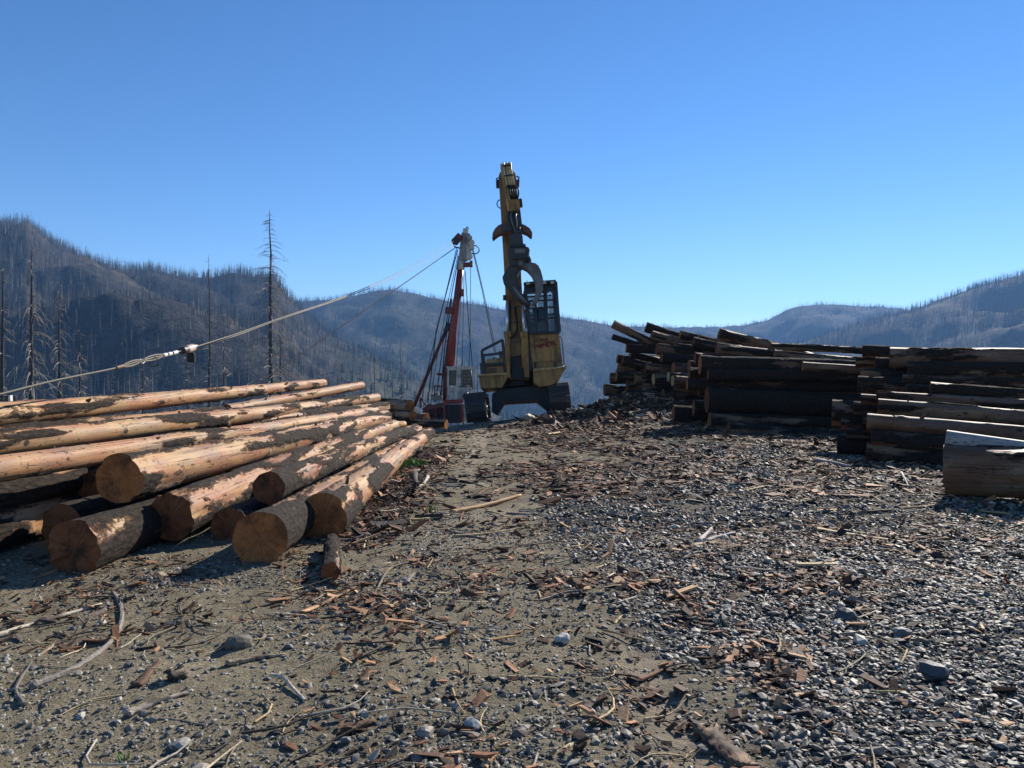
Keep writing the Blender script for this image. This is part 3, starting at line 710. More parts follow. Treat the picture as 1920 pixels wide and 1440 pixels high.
TL = ['black log lying straight under the broad reddish crown log', 'thin red log under the black one below the crown log', 'dark log end beside the broad reddish crown log at the skyline', 'small grey log end below the skyline log', 'mossy dark thick log end under the small grey one', 'thin dark log next to the ragged white-edged log', 'dark log filling the gap below the skyline log end', 'dark log behind the mossy thick log end', 'slim log end at the gap before the middle stack', 'dark log behind the ragged white-edged log']; gb = 'upper tier logs of the stepped deck'
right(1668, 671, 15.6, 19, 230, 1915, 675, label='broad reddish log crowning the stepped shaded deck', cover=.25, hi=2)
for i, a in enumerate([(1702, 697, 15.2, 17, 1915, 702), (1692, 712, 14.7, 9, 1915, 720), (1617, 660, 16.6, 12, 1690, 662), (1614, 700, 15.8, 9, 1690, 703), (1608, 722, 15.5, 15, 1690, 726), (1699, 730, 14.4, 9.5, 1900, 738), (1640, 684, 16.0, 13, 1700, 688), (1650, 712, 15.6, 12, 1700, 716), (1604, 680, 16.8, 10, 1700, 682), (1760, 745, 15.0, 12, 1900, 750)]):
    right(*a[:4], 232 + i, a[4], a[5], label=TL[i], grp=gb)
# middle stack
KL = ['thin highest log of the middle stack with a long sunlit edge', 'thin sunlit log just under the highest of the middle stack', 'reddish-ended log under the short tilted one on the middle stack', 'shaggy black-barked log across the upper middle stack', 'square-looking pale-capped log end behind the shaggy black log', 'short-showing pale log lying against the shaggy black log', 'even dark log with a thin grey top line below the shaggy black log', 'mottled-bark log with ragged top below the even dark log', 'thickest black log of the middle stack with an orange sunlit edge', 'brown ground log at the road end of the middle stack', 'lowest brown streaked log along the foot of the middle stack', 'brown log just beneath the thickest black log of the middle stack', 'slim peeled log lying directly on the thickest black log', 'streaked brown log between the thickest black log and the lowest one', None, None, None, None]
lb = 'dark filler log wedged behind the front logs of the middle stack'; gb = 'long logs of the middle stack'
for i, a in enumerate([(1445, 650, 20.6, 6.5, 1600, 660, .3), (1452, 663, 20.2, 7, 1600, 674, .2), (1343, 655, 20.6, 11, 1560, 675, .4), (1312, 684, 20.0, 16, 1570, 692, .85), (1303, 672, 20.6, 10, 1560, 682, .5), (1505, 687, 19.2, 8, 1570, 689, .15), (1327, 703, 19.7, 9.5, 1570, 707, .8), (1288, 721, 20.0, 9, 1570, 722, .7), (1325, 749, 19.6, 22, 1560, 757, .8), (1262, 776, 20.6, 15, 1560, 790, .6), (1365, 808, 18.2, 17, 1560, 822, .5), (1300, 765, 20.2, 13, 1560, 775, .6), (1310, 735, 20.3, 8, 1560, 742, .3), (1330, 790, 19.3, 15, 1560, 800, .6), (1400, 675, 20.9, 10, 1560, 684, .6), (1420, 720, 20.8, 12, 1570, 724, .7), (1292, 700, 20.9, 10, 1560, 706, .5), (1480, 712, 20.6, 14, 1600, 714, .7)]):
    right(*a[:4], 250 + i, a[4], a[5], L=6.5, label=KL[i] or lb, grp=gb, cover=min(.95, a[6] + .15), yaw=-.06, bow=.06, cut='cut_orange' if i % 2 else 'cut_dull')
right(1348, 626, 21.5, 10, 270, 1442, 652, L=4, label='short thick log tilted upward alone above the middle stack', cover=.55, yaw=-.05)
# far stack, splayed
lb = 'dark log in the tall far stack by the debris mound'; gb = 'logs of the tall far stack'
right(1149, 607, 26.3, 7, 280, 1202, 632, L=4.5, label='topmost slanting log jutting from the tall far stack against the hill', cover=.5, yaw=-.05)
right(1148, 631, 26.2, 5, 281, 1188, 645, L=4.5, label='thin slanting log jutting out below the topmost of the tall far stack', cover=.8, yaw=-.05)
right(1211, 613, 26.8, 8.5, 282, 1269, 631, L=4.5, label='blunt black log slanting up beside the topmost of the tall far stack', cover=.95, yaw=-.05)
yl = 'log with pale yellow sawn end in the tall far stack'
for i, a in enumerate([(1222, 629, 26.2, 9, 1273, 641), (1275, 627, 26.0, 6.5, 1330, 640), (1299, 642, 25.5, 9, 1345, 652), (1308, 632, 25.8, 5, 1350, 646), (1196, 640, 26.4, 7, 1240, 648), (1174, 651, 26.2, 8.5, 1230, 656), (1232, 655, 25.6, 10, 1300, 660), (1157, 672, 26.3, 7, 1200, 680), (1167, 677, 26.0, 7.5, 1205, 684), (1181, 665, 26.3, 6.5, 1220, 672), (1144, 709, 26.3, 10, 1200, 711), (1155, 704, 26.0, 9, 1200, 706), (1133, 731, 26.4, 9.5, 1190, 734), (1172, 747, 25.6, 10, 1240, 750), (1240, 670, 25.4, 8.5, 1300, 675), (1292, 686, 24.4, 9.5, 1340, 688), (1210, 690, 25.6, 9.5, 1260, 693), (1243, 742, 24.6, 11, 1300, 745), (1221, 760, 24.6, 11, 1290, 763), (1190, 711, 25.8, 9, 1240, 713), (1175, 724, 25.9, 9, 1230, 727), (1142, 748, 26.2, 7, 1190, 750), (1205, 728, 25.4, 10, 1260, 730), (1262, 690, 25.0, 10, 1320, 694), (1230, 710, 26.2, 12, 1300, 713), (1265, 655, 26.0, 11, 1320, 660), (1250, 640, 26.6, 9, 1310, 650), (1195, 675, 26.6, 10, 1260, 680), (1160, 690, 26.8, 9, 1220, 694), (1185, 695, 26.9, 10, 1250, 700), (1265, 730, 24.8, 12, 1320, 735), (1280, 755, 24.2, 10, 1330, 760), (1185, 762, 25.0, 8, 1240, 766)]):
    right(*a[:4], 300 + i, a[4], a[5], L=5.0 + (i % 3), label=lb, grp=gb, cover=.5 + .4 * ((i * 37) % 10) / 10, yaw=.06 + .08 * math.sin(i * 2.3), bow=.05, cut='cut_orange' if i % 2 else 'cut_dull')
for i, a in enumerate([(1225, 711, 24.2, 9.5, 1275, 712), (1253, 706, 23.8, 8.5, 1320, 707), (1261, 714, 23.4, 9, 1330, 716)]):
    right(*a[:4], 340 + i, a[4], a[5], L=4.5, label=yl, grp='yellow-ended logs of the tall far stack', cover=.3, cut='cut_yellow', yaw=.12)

# ------------------------------------------------------------------ log loader
ROLL = R(6.5); LS = 27.0 / F
def P(u, v):
    """photo pixel -> (x, z) in the loader's own upright frame"""
    du = (u - 974) * LS; dz = (784 - v) * LS; c, s = math.cos(ROLL), math.sin(ROLL)
    return (du * c + dz * s, -du * s + dz * c)
def P3(u, v, y): q = P(u, v); return Vector((q[0], y, q[1]))
ld = empty('log_loader', at(974, 784, 27.0), (-math.atan(.075), -ROLL, 0)); ld.scale = (1.02, 1.02, 1.025)
tag(ld, 'yellow tracked log loader with upright boom, high cab and hanging grapple', 'log loader')
def pr(name, mat, pts, y0, y1, parent=None, bevel=.015):
    return MB().prism([P(*p) for p in pts], y0, y1).build(name, mat, parent or ld, bevel)
def tb(name, mat, pts, r, parent=None, n=8):
    return MB().tube([P3(*p) for p in pts], r, n).build(name, mat, parent or ld, smooth=True)
# tracks
shoe = MB(); shoe.box((0, 0, 0), (.72, .185, .035))
shoe.box((0, .075, .035), (.72, .022, .045)); shoe.box((0, -.01, .028), (.72, .02, .03)); shoe.box((0, -.08, .025), (.72, .016, .02))
shoe_me = None
rw, yl0, yl1 = .47, .60, 4.1
per = 2 * (yl1 - yl0) + 2 * math.pi * rw; ns_ = 50
for sx in (-1.475, 1.475):
    tr = MB()
    tr.prismx([(yl0, .22), (yl1, .22), (yl1, .82), (yl0, .82)], sx - .2, sx + .2)
    track = tr.build('track_frame', 'track_steel', ld, .03)
    for yc in (yl0, yl1):
        w_ = MB().cyl((sx - .22, yc, .55), (sx + .22, yc, .55), rw - .05, 24); w_.cyl((sx - .27, yc, .55), (sx + .27, yc, .55), .14, 14); w_.build('idler_wheel', 'track_steel', track, .02)
    for k in range(7):
        yc = yl0 + .3 + k * .48; MB().cyl((sx - .25, yc, .17), (sx + .25, yc, .17), .11, 14).build('roller', 'track_steel', track, .01)
    for k in range(ns_):
        s_ = k / ns_ * per; a_ = yl1 - yl0
        if s_ < a_: yy, zz, an = yl0 + s_, .55 + rw, 0
        elif s_ < a_ + math.pi * rw: t = (s_ - a_) / rw; yy, zz, an = yl1 + math.sin(t) * rw, .55 + math.cos(t) * rw, -t
        elif s_ < 2 * a_ + math.pi * rw: yy, zz, an = yl1 - (s_ - a_ - math.pi * rw), .55 - rw, math.pi
        else: t = (s_ - 2 * a_ - math.pi * rw) / rw; yy, zz, an = yl0 - math.sin(t) * rw, .55 - math.cos(t) * rw, math.pi - t
        if shoe_me is None: so_ = shoe.build('track_shoe', 'track_steel', track); shoe_me = so_.data
        else: so_ = bpy.data.objects.new('track_shoe', shoe_me); COL.objects.link(so_); so_.parent = track
        so_.location = (sx, yy, zz + (.06 if an == math.pi else 0)); so_.rotation_euler = (an, 0, 0)
# carbody arch
pr('car_body', 'black_paint', [(921, 772), (921, 737), (938, 726), (1020, 720), (1033, 724), (1036, 760), (1030, 768), (1009, 752), (944, 756), (931, 778)], 1.3, 3.2, bevel=.03)
pr('cross_beam', 'heel_rust', [(938, 752), (1012, 746), (1012, 753), (940, 758)], 1.24, 1.34)
MB().cyl((0, 2.25, 1.18), (0, 2.25, 1.42), .95, 40).build('slew_ring', 'black_paint', ld, .01)
# upper frame and decks
MB().box((0.1, 2.8, 1.5), (2.3, 3.4, .26)).build('upper_frame', 'black_paint', ld, .03)
dk = pr('deck', 'yellow_paint', [(897, 706), (951, 702), (951, 710), (942, 727), (901, 729)], .45, 3.6, bevel=.02)
pr('deck_edge', 'faded_yellow', [(896, 702), (952, 699), (952, 703), (896, 706)], .38, 1.0, dk)
dk2 = pr('deck', 'yellow_paint', [(1000, 694), (1061, 690), (1045, 718), (1030, 724), (1012, 726), (1000, 718)], .35, 3.4, bevel=.02)
pr('deck_edge', 'faded_yellow', [(1000, 692), (1063, 687), (1062, 691), (1000, 697)], .30, .9, dk2)
for u in (1004, 1041): tb('grab_post', 'black_paint', [(u, 690, .45), (u - 1, 679, .45)], .03)
tb('foot_bar', 'chrome', [(1046, 690, .32), (1057, 688, .32)], .025)
eh = MB().box((.35, 3.6, 2.1), (1.7, 1.8, 1.1)).build('engine_house', 'yellow_paint', ld, .05, seg=2)
MB().box((0, 4.7, 1.95), (2.7, .5, 1.0)).build('counterweight', 'black_paint', ld, .08, seg=2)
b1 = pr('tool_box', 'faded_yellow', [(911, 672), (944, 669), (944, 682), (910, 684)], .75, 1.6, bevel=.03)
b2 = pr('fuel_tank', 'yellow_paint', [(909, 687), (947, 684), (948, 701), (909, 702)], .6, 1.9, bevel=.04)
pr('hatch', 'heel_rust', [(917, 690), (931, 689), (931, 698), (917, 699)], .57, .605, b2, .005)
MB().cyl(P3(925, 667, 1.2), P3(925, 672, 1.2), .06, 14).build('filler_cap', 'black_paint', ld)
# guard cage
for name, pts in (('guard_rail', [(903, 657), (942, 637)]), ('guard_rail', [(906, 666), (948, 661)]), ('guard_rail', [(906, 684), (948, 681)])):
    MB().bar(P3(*pts[0], .55), P3(*pts[1], .55), .09, .09).build(name, 'black_paint', ld, .01)
for pts in ([(903, 657), (907, 703)], [(942, 636), (948, 702)]):
    MB().bar(P3(*pts[0], .55), P3(*pts[1], .55), .10, .10).build('guard_post', 'black_paint', ld, .01)
    MB().bar(P3(*pts[0], 1.8), P3(*pts[1], 1.8), .09, .09).build('guard_post', 'black_paint', ld, .01)
# boom
bm = pr('boom', 'boom_paint', [(953, 712), (950, 640), (948, 560), (943, 470), (939, 400), (934, 318), (937, 309), (965, 309), (968, 318), (973, 400), (978, 520), (983, 600), (993, 712)], .75, 1.5, bevel=.03)
for pts in ([(949, 626), (956, 626), (957, 708), (951, 708)], [(978, 624), (990, 624), (993, 708), (984, 708)]):
    pr('boom_foot_plate', 'yellow_paint', pts, .45, 1.7, bevel=.015)
pr('grease_pan', 'rubber', [(959, 668), (984, 664), (987, 710), (960, 712)], .64, .80, bevel=.01)
for y0 in (573, 602, 640): pr('boom_seam', 'grapple_steel', [(951, y0), (980, y0 - 2), (980, y0), (951, y0 + 2)], .735, .76, bm, 0)
for (ua, ub) in ((951.5, 952.5), (982, 983.5)):
    cy_ = tb('lift_cylinder', 'yellow_paint', [(ub, 690, .55), (ub - 1, 625, .55)], .10, n=16)
    MB().tube([P3(ub - 1, 625, .55), P3(ua - 1, 568, .62)], .055, 14).build('cylinder_rod', 'chrome', cy_, smooth=True)
    MB().box(P3(ub - 1, 627, .55), (.26, .26, .22)).build('gland', 'yellow_paint', cy_, .02)
for (u, v) in ((946, 556), (984, 553)): MB().cyl(P3(u - 3, v, .62), P3(u + 3, v, .62), .1, 16).build('boom_pin', 'black_paint', ld, .01)
tb('hose', 'rubber', [(966, 575, .68), (969, 600, .6), (970, 616, .55), (966, 628, .52), (958, 634, .52)], .035)
tb('hose', 'rubber', [(956, 560, .70), (957, 600, .66), (955, 640, .66), (957, 700, .6)], .03)
tb('hose', 'rubber', [(986, 620, .60), (989, 660, .55), (990, 700, .5)], .03)
# boom head
for (u, v) in ((932, 328), (971, 328)): 
    MB().cyl(P3(u - 3, v, 1.1), P3(u + 3, v, 1.1), .16, 18).build('head_pin', 'black_paint', ld, .01)
hb = MB(); 
for a, b in (((930, 322), (930, 337)), ((930, 322), (936, 321)), ((930, 337), (936, 336))): hb.bar(P3(*a, .8), P3(*b, .8), .035, .035)
hb.build('head_bracket', 'black_paint', ld)
MB().tube([P3(970, 320, .7), P3(973, 323, .6), P3(973, 333, .6), P3(969, 338, .7)], .03, 6).build('head_bracket', 'black_paint', ld)
# stick folded down in front of the boom
st = pr('stick', 'faded_yellow', [(938, 307), (960, 306), (966, 345), (972, 376), (974, 402), (954, 404), (950, 380), (944, 345)], .05, .62, bevel=.02)
for k, (ua, ub) in enumerate(((944, 952), (950, 957), (954, 961), (957, 965))):
    MB().tube([P3(ua, 305, .02), P3(ua + 2, 322, 0), P3(ub, 352, -.02)], .035, 8).build('hydraulic_pipe', 'pale_pipe', st, smooth=True)
for (u0, u1, v) in ((943, 958, 312), (946, 963, 331), (949, 967, 352)): MB().bar(P3(u0, v + 1, -.05), P3(u1, v - 1, -.05), .05, .05).build('pipe_clamp', 'black_paint', st, .008)
for k in range(5):
    u = 952 + 3.3 * k; tb('hose', 'rubber', [(u, 350, -.03), (u + 3 + k, 358, -.2), (u + 5 + k * .6, 369, -.2), (960 + k * 2.5, 379, -.05)], .032)
tb('hose', 'rubber', [(939, 363, .8), (933, 366, .8), (930.5, 372, .8), (933, 378, .8), (938, 381, .8)], .02)
pr('stick_tip', 'yellow_paint', [(953, 378), (974, 376), (976, 398), (956, 400)], -.12, .12, bevel=.02)
pr('stick_end_plate', 'grapple_steel', [(951, 398), (976, 396), (980, 432), (956, 434)], -.02, .5, bevel=.02)  # dark steel plate between the stick tip and the hanger link
for k in range(4):
    u = 955 + 4.6 * k; tb('hose', 'worn_steel' if k % 2 else 'rubber', [(u, 402, -.08), (u - 1.5, 412, -.28), (u + 1, 424, -.28), (963 + k * 2, 436, -.2), (966 + k * 2, 448, -.12)], .026)
MB().box(P3(976.5, 380, .2), (.12, .2, .28)).build('bracket', 'black_paint', ld, .01)
# heel
cr = lambda x, y: (860 + x * .18745, 290 + y * .18745)
hl = pr('heel', 'heel_rust', [cr(*p) for p in ((440, 705), (400, 722), (366, 755), (342, 800), (337, 856), (348, 862), (372, 840), (410, 812), (470, 800), (560, 795), (640, 790), (690, 812), (722, 842), (737, 838), (738, 796), (712, 752), (668, 722), (622, 705))], -.05, .35, bevel=.025)
pr('heel_plate', 'grapple_steel', [cr(*p) for p in ((425, 720), (640, 712), (650, 780), (430, 795))], -.09, -.04, hl)
# hanging link, rotator and grapple
tb('hanger_link', 'grapple_steel', [(971, 432, -.1), (972, 447, -.12)], .14, n=14)
pr('rotator', 'grapple_steel', [cr(*p) for p in ((515, 838), (548, 820), (625, 822), (640, 850), (648, 935), (512, 945))], -.32, .14, bevel=.03)
pr('rotator_plate', 'black_paint', [cr(*p) for p in ((505, 940), (670, 932), (672, 962), (505, 968))], -.38, .2, bevel=.02)
gh = pr('grapple_head', 'grapple_steel', [cr(*p) for p in ((492, 985), (520, 965), (690, 958), (714, 985), (700, 1030), (730, 1100), (700, 1112), (668, 1085), (640, 1150), (560, 1165), (512, 1150), (496, 1060))], -.36, .18, bevel=.03)
pr('name_plate', 'worn_steel', [cr(*p) for p in ((560, 985), (665, 982), (666, 1025), (562, 1030))], -.385, -.35, gh, .005)
c1_ = lambda x, y: (720 + x / 2.6667, 280 + y / 2.6667)
MB().cyl(P3(*c1_(684, 592), -.42), P3(*c1_(684, 592), .22), .10, 18).build('grapple_pin', 'worn_steel', ld, .01)
pr('grapple_tong', 'grapple_steel', [c1_(*p) for p in ((640, 585), (612, 618), (594, 655), (600, 682), (624, 718), (648, 752), (684, 780), (722, 797), (736, 794), (732, 782), (706, 758), (684, 722), (672, 690), (668, 650), (680, 618), (702, 606), (700, 578), (668, 570))], -.30, .10, bevel=.04)
pr('grapple_tong', 'worn_steel', [c1_(*p) for p in ((676, 600), (700, 586), (738, 583), (766, 590), (782, 620), (793, 660), (794, 712), (780, 752), (760, 785), (742, 797), (738, 786), (752, 755), (758, 720), (754, 682), (738, 648), (716, 624), (694, 612))], -.34, .06, bevel=.04)
pr('tong_wear_strip', 'worn_steel', [c1_(*p) for p in ((642, 708), (650, 704), (700, 760), (716, 782), (706, 780), (672, 750))], -.345, -.29, None, .008)
pr('grapple_cylinder', 'grapple_steel', [c1_(*p) for p in ((640, 560), (724, 552), (728, 566), (642, 574))], -.44, -.30, bevel=.03)
# cab riser with lettering
rs = pr('cab_riser', 'yellow_paint', [(992, 627), (1049, 624), (1053, 660), (1056, 690), (1000, 694), (995, 660)], .55, 2.3, bevel=.02)
pr('riser_seam', 'grapple_steel', [(998, 679.4), (1055, 675.2), (1055, 676.2), (998, 680.4)], .535, .56, rs, 0)
pr('riser_column', 'black_paint', [(985, 630), (992, 629), (1000, 694), (992, 694)], .6, 1.0, bevel=.01)
def lettering(txt, u, v, h, mat, parent, y, rot=-.05):
    cu = bpy.data.curves.new('lettering', 'FONT'); cu.body = txt; cu.size = h; cu.extrude = .002; cu.offset = .006 * h / .15; cu.align_x = 'CENTER'
    ob = bpy.data.objects.new('lettering', cu); COL.objects.link(ob)
    me = bpy.data.meshes.new_from_object(ob.evaluated_get(bpy.context.evaluated_depsgraph_get())); bpy.data.objects.remove(ob)
    me.materials.clear(); me.materials.append(M[mat]); ob = bpy.data.objects.new('lettering', me); COL.objects.link(ob); ob.parent = parent
    ob.location = P3(u, v, y); ob.rotation_euler = (R(90), 0, 0); return ob
lettering('Iron', 1021, 638.5, .16, 'lettering', rs, .543)
lettering('Hound', 1030, 643, .14, 'lettering', rs, .543)
lettering('Logging, Inc.', 1023, 648.5, .17, 'lettering', rs, .543)
pr('logo_stroke', 'lettering', [(1004, 639), (1008, 636), (1009, 636.6), (1005, 640)], .543, .548, rs, 0)
pr('logo_stroke', 'lettering', [(1003, 642), (1005, 640.4), (1005.6, 641), (1003.8, 642.8)], .543, .548, rs, 0)
pr('underline', 'lettering', [(1031, 649.6), (1043, 648.9), (1043, 649.5), (1031, 650.2)], .543, .548, rs, 0)
# cab
cc = lambda x, y: (850 + x / 4.967, 510 + y / 4.967)
cab = pr('cab_roof', 'black_paint', [cc(660, 92), (1043, 524), cc(962, 100), cc(664, 122)], .35, 2.35, bevel=.02)
pr('cab_floor', 'black_paint', [cc(714, 560), cc(992, 545), cc(994, 572), cc(716, 585)], .45, 2.3, bevel=.01)
FRM = {0.45: 'front', 2.2: 'back'}
for y in FRM:
    for a, b, wd in (((668, 95), (718, 575), .10), ((958, 85), (990, 560), .11), ((768, 300), (780, 570), .07), ((866, 100), (880, 565), .08)):
        MB().bar(P3(*cc(*a), y), P3(*cc(*b), y), .09, wd).build('window_post', 'black_paint', cab, .008)
    for a, b in (((680, 150), (965, 135)), ((690, 338), (978, 322)), ((700, 440), (985, 425)), ((700, 270), (970, 255))):
        if y > 1 and a[1] in (440, 270): continue
        MB().bar(P3(*cc(*a), y), P3(*cc(*b), y), .05, .06).build('window_bar', 'black_paint', cab, .006)
for y in (1.0, 1.6):
    for a, b in (((668, 95), (718, 575)), ((958, 85), (990, 560))): MB().bar(P3(*cc(*a), y), P3(*cc(*b), y), .07, .07).build('window_post', 'black_paint', cab, .008)
for a, b in (((668, 95), (718, 575)), ((958, 85), (990, 560))):
    for t in (.12, .5):
        q0, q1 = P3(*cc(*a), .45), P3(*cc(*b), .45); p = q0.lerp(q1, t); MB().bar(p, p + Vector((0, 1.75, 0)), .06, .06).build('window_bar', 'black_paint', cab, .006)
for y, xs_ in ((.47, ((690, 772), (778, 868), (878, 960))), (2.2, ((690, 772), (778, 868), (878, 960)))):
    for (xa, xb) in xs_:
        pr('window_pane', 'glass', [cc(xa, 150), cc(xb, 145), cc(xb + 22, 555), cc(xa + 30, 565)], y, y + .012, cab, 0)
for (xa, xb) in ((676, 712), (966, 984)):
    q = [P3(*cc(xa, 150), .5), P3(*cc(xa, 150), 2.1), P3(*cc(xb, 555), 2.1), P3(*cc(xb, 555), .5)]
    m = MB(); m.v = [*q, *[p + Vector((.012, 0, 0)) for p in q]]; m.f = [(0,1,2,3), (7,6,5,4), (0,4,5,1), (1,5,6,2), (2,6,7,3), (3,7,4,0)]; m.build('window_pane', 'glass', cab)
pr('window_arch', 'chrome', [cc(880, 215), cc(892, 188), cc(905, 180), cc(918, 195), cc(926, 225), cc(920, 226), cc(908, 196), cc(898, 198), cc(888, 220)], .41, .43, cab, 0)
sa = MB(); q = P3(*cc(835, 480), 1.5); sa.box(q, (.5, .5, .14)); sa.build('seat', 'seat_cloth', ld, .04)
MB().box(q + Vector((0, .26, .4)), (.48, .14, .75)).build('seat_back', 'seat_cloth', ld, .05)
MB().box(P3(*cc(825, 520), .75), (.35, .3, .5)).build('console', 'interior', ld, .03)
MB().box(P3(*cc(745, 510), .8), (.2, .3, .45)).build('console', 'interior', ld, .03)
for x in (697, 850, 925): MB().box(P3(*cc(x, 105 - (x - 697) * .03), .33), (.13, .06, .10)).build('work_lamp', 'lamp_glass', cab, .01)
for x in (690, 845, 955): MB().bar(P3(*cc(x, 95 - (x - 690) * .09), .5), P3(*cc(x - 2, 68 - (x - 690) * .03), .5), .02, .02).build('roof_stub', 'black_paint', cab)
tb('handrail', 'black_paint', [(1049, 603, .5), (1051, 608, .4), (1051.5, 620, .4), (1049, 622, .5)], .02)
tb('handrail', 'black_paint', [(1050, 630, .5), (1054, 634, .42), (1057, 670, .42), (1058, 683, .45), (1055, 686, .5)], .02)
tb('mirror_arm', 'chrome', [(984, 600, .4), (983, 626, .4)], .025)
pr('mirror_panel', 'white_paint', [(978.5, 578), (986, 577), (988, 614), (981, 616)], .7, .74)

# ------------------------------------------------------------------ yarder (red steel tower)
YD = 48.0
yb = at(845, 792, YD); yr = empty('tower_yarder', yb); tag(yr, 'red steel yarder tower with white cab, cables and leaning brace', 'yarder')
def W(u, v, Y=YD): return at(u, v, Y) - yb
def ytube(name, mat, pts, r, n=10, parent=None): return MB().tube([W(*p) for p in pts], r, n).build(name, mat, parent or yr, smooth=True)
ytube('mast', 'red_paint', [(843.5, 700), (849, 620), (857, 560), (864, 500)], [.27, .25, .22, .2], 20)
ytube('mast_foot', 'dark_red', [(834, 752), (837, 690), (843, 640)], .16, 12)
ytube('mast_back_leg', 'dark_red', [(840, 690, 48.4), (848, 600, 48.4), (858, 520, 48.3)], .09, 10)
ytube('mast_collar', 'white_paint', [(863.5, 506), (865.5, 489)], .24, 20)
hd = MB(); a, b = W(868, 489), W(874, 438); d = b - a
MB().bar(a, b, .5, .55).build('mast_head', 'grey_paint', yr, .04)
MB().bar(W(877.5, 488, 47.8), W(881, 442, 47.8), .14, .3).build('head_side_plate', 'white_paint', yr, .02)
MB().bar(W(872.5, 438), W(874, 429), .3, .35).build('head_cap', 'white_paint', yr, .03)
ytube('lifting_eye', 'cable', [(874, 430), (874.5, 426.5), (876.5, 425.4), (878, 427.5), (877, 431)], .035, 6)
MB().bar(W(851, 456, 47.7), W(864, 441, 47.7), .5, .42).build('fairlead_block', 'dark_red', yr, .06)
MB().cyl(W(853, 452, 47.3), W(853, 452, 48.1), .22, 20).build('sheave', 'black_paint', yr, .03)
ytube('fairlead_link', 'cable', [(851, 458), (853, 463), (858, 464.5), (862, 465)], .05, 6)
for (u, v, r) in ((884, 455, .2), (884.5, 465, .17), (880.5, 481, .2)):
    MB().cyl(W(u, v, 47.6), W(u, v, 48.2), r, 18).build('sheave', 'white_paint', yr, .03)
MB().box(W(885, 460, 48), (.22, .3, .6)).build('sheave_bracket', 'white_paint', yr, .02)
MB().bar(W(868, 497, 47.9), W(884, 496, 47.9), .22, .3).build('head_arm', 'dark_red', yr, .04)
MB().box(W(883.5, 495, 47.9), (.18, .3, .4)).build('arm_end', 'heel_rust', yr, .02)
ytube('hose_loop', 'rubber', [(868, 455), (873, 464), (880, 472), (887, 476), (894, 475.5), (898.5, 471), (898, 465), (893, 461), (886, 460)], .035, 6)
MB().box(W(843, 582, 47.8), (.5, .4, .4)).build('mast_bracket', 'dark_red', yr, .03)
MB().box(W(839, 584, 47.7), (.28, .3, .3)).build('mast_bracket', 'dark_red', yr, .03)
MB().box(W(867, 549), (.2, .3, .45)).build('mast_bracket', 'red_paint', yr, .02)
ytube('brace', 'dark_red', [(842, 606), (776, 762)], .11, 10)
ytube('brace_fitting', 'black_paint', [(834, 622), (838, 616), (842, 606)], .16, 8)
ytube('ladder_rail', 'black_paint', [(830, 750), (838, 650), (851, 560)], .04, 6)
ytube('ladder_rail', 'black_paint', [(826, 750), (834, 650), (847, 560)], .04, 6)
for k in range(14):
    t = k / 13; ytube('ladder_rung', 'worn_steel', [(827 + 10 * t, 740 - 100 * t), (831 + 10 * t, 740 - 100 * t)], .025, 5)
# cab of the yarder: box standing corner-on
yc0 = W(859, 749.5, 47.0); ld_, rd_ = Vector((-.72, .69, 0)).normalized(), Vector((.76, .65, 0)).normalized(); CA, CB, CH = 1.05, 1.30, 1.98
def cabq(name, mat, face, a0, a1, z0, z1, t=.05, off=0, parent=None, bevel=.01):
    """slab on a cab face ('l' or 'r'), spans as shares of the face"""
    d, n = (ld_, Vector((-rd_.x, -rd_.y, 0))) if face == 'l' else (rd_, Vector((-ld_.x, -ld_.y, 0)))
    Ln = CA if face == 'l' else CB
    o_ = yc0 + n * off; p = [o_ + d * (Ln * a0) + Vector((0, 0, CH * z0)), o_ + d * (Ln * a1) + Vector((0, 0, CH * z0)), o_ + d * (Ln * a1) + Vector((0, 0, CH * z1)), o_ + d * (Ln * a0) + Vector((0, 0, CH * z1))]
    m = MB(); m.v = p + [x - n * t for x in p]; m.f = [(0,1,2,3), (7,6,5,4), (0,4,5,1), (1,5,6,2), (2,6,7,3), (3,7,4,0)]
    if face == 'l': m.f = [f[::-1] for f in m.f]
    return m.build(name, mat, parent or yr, bevel)
core = MB(); pts = [yc0, yc0 + rd_ * CB, yc0 + rd_ * CB + ld_ * CA, yc0 + ld_ * CA]
cb = cabq('cab_wall', 'white_paint', 'l', 0, 1, 0, .45, .06)
for a0, a1, z0, z1 in ((0, .2, .45, 1), (.78, 1, .45, 1), (.2, .78, .90, 1)): cabq('cab_wall', 'white_paint', 'l', a0, a1, z0, z1, .06)
cabq('cab_wall', 'white_paint', 'r', .03, 1, 0, .38, .06)
for a0, a1, z0, z1 in ((.03, .18, .38, 1), (.85, 1, .38, 1), (.18, .85, .93, 1)): cabq('cab_wall', 'white_paint', 'r', a0, a1, z0, z1, .06)
m = MB(); c0 = yc0 + (rd_ * CB + ld_ * CA) / 2
for z, th in ((.04, .08), (CH + .03, .07)):
    b0 = len(m.v); grow = 1.06
    for zz in (z - th / 2, z + th / 2): m.v += [c0 + (p - c0) * grow * Vector((1, 1, 0)) + Vector((0, 0, zz - 0)) if False else Vector((c0.x + (p.x - c0.x) * grow, c0.y + (p.y - c0.y) * grow, yc0.z + zz)) for p in pts]
    m.f += [tuple(b0 + i for i in q) for q in ((3,2,1,0), (4,5,6,7), (0,1,5,4), (1,2,6,5), (2,3,7,6), (3,0,4,7))]
m.build('cab_roof', 'white_paint', yr)
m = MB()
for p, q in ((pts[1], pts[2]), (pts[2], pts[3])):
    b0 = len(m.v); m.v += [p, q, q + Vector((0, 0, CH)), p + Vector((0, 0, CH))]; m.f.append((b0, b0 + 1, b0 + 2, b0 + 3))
m.build('cab_back_wall', 'grey_paint', yr)
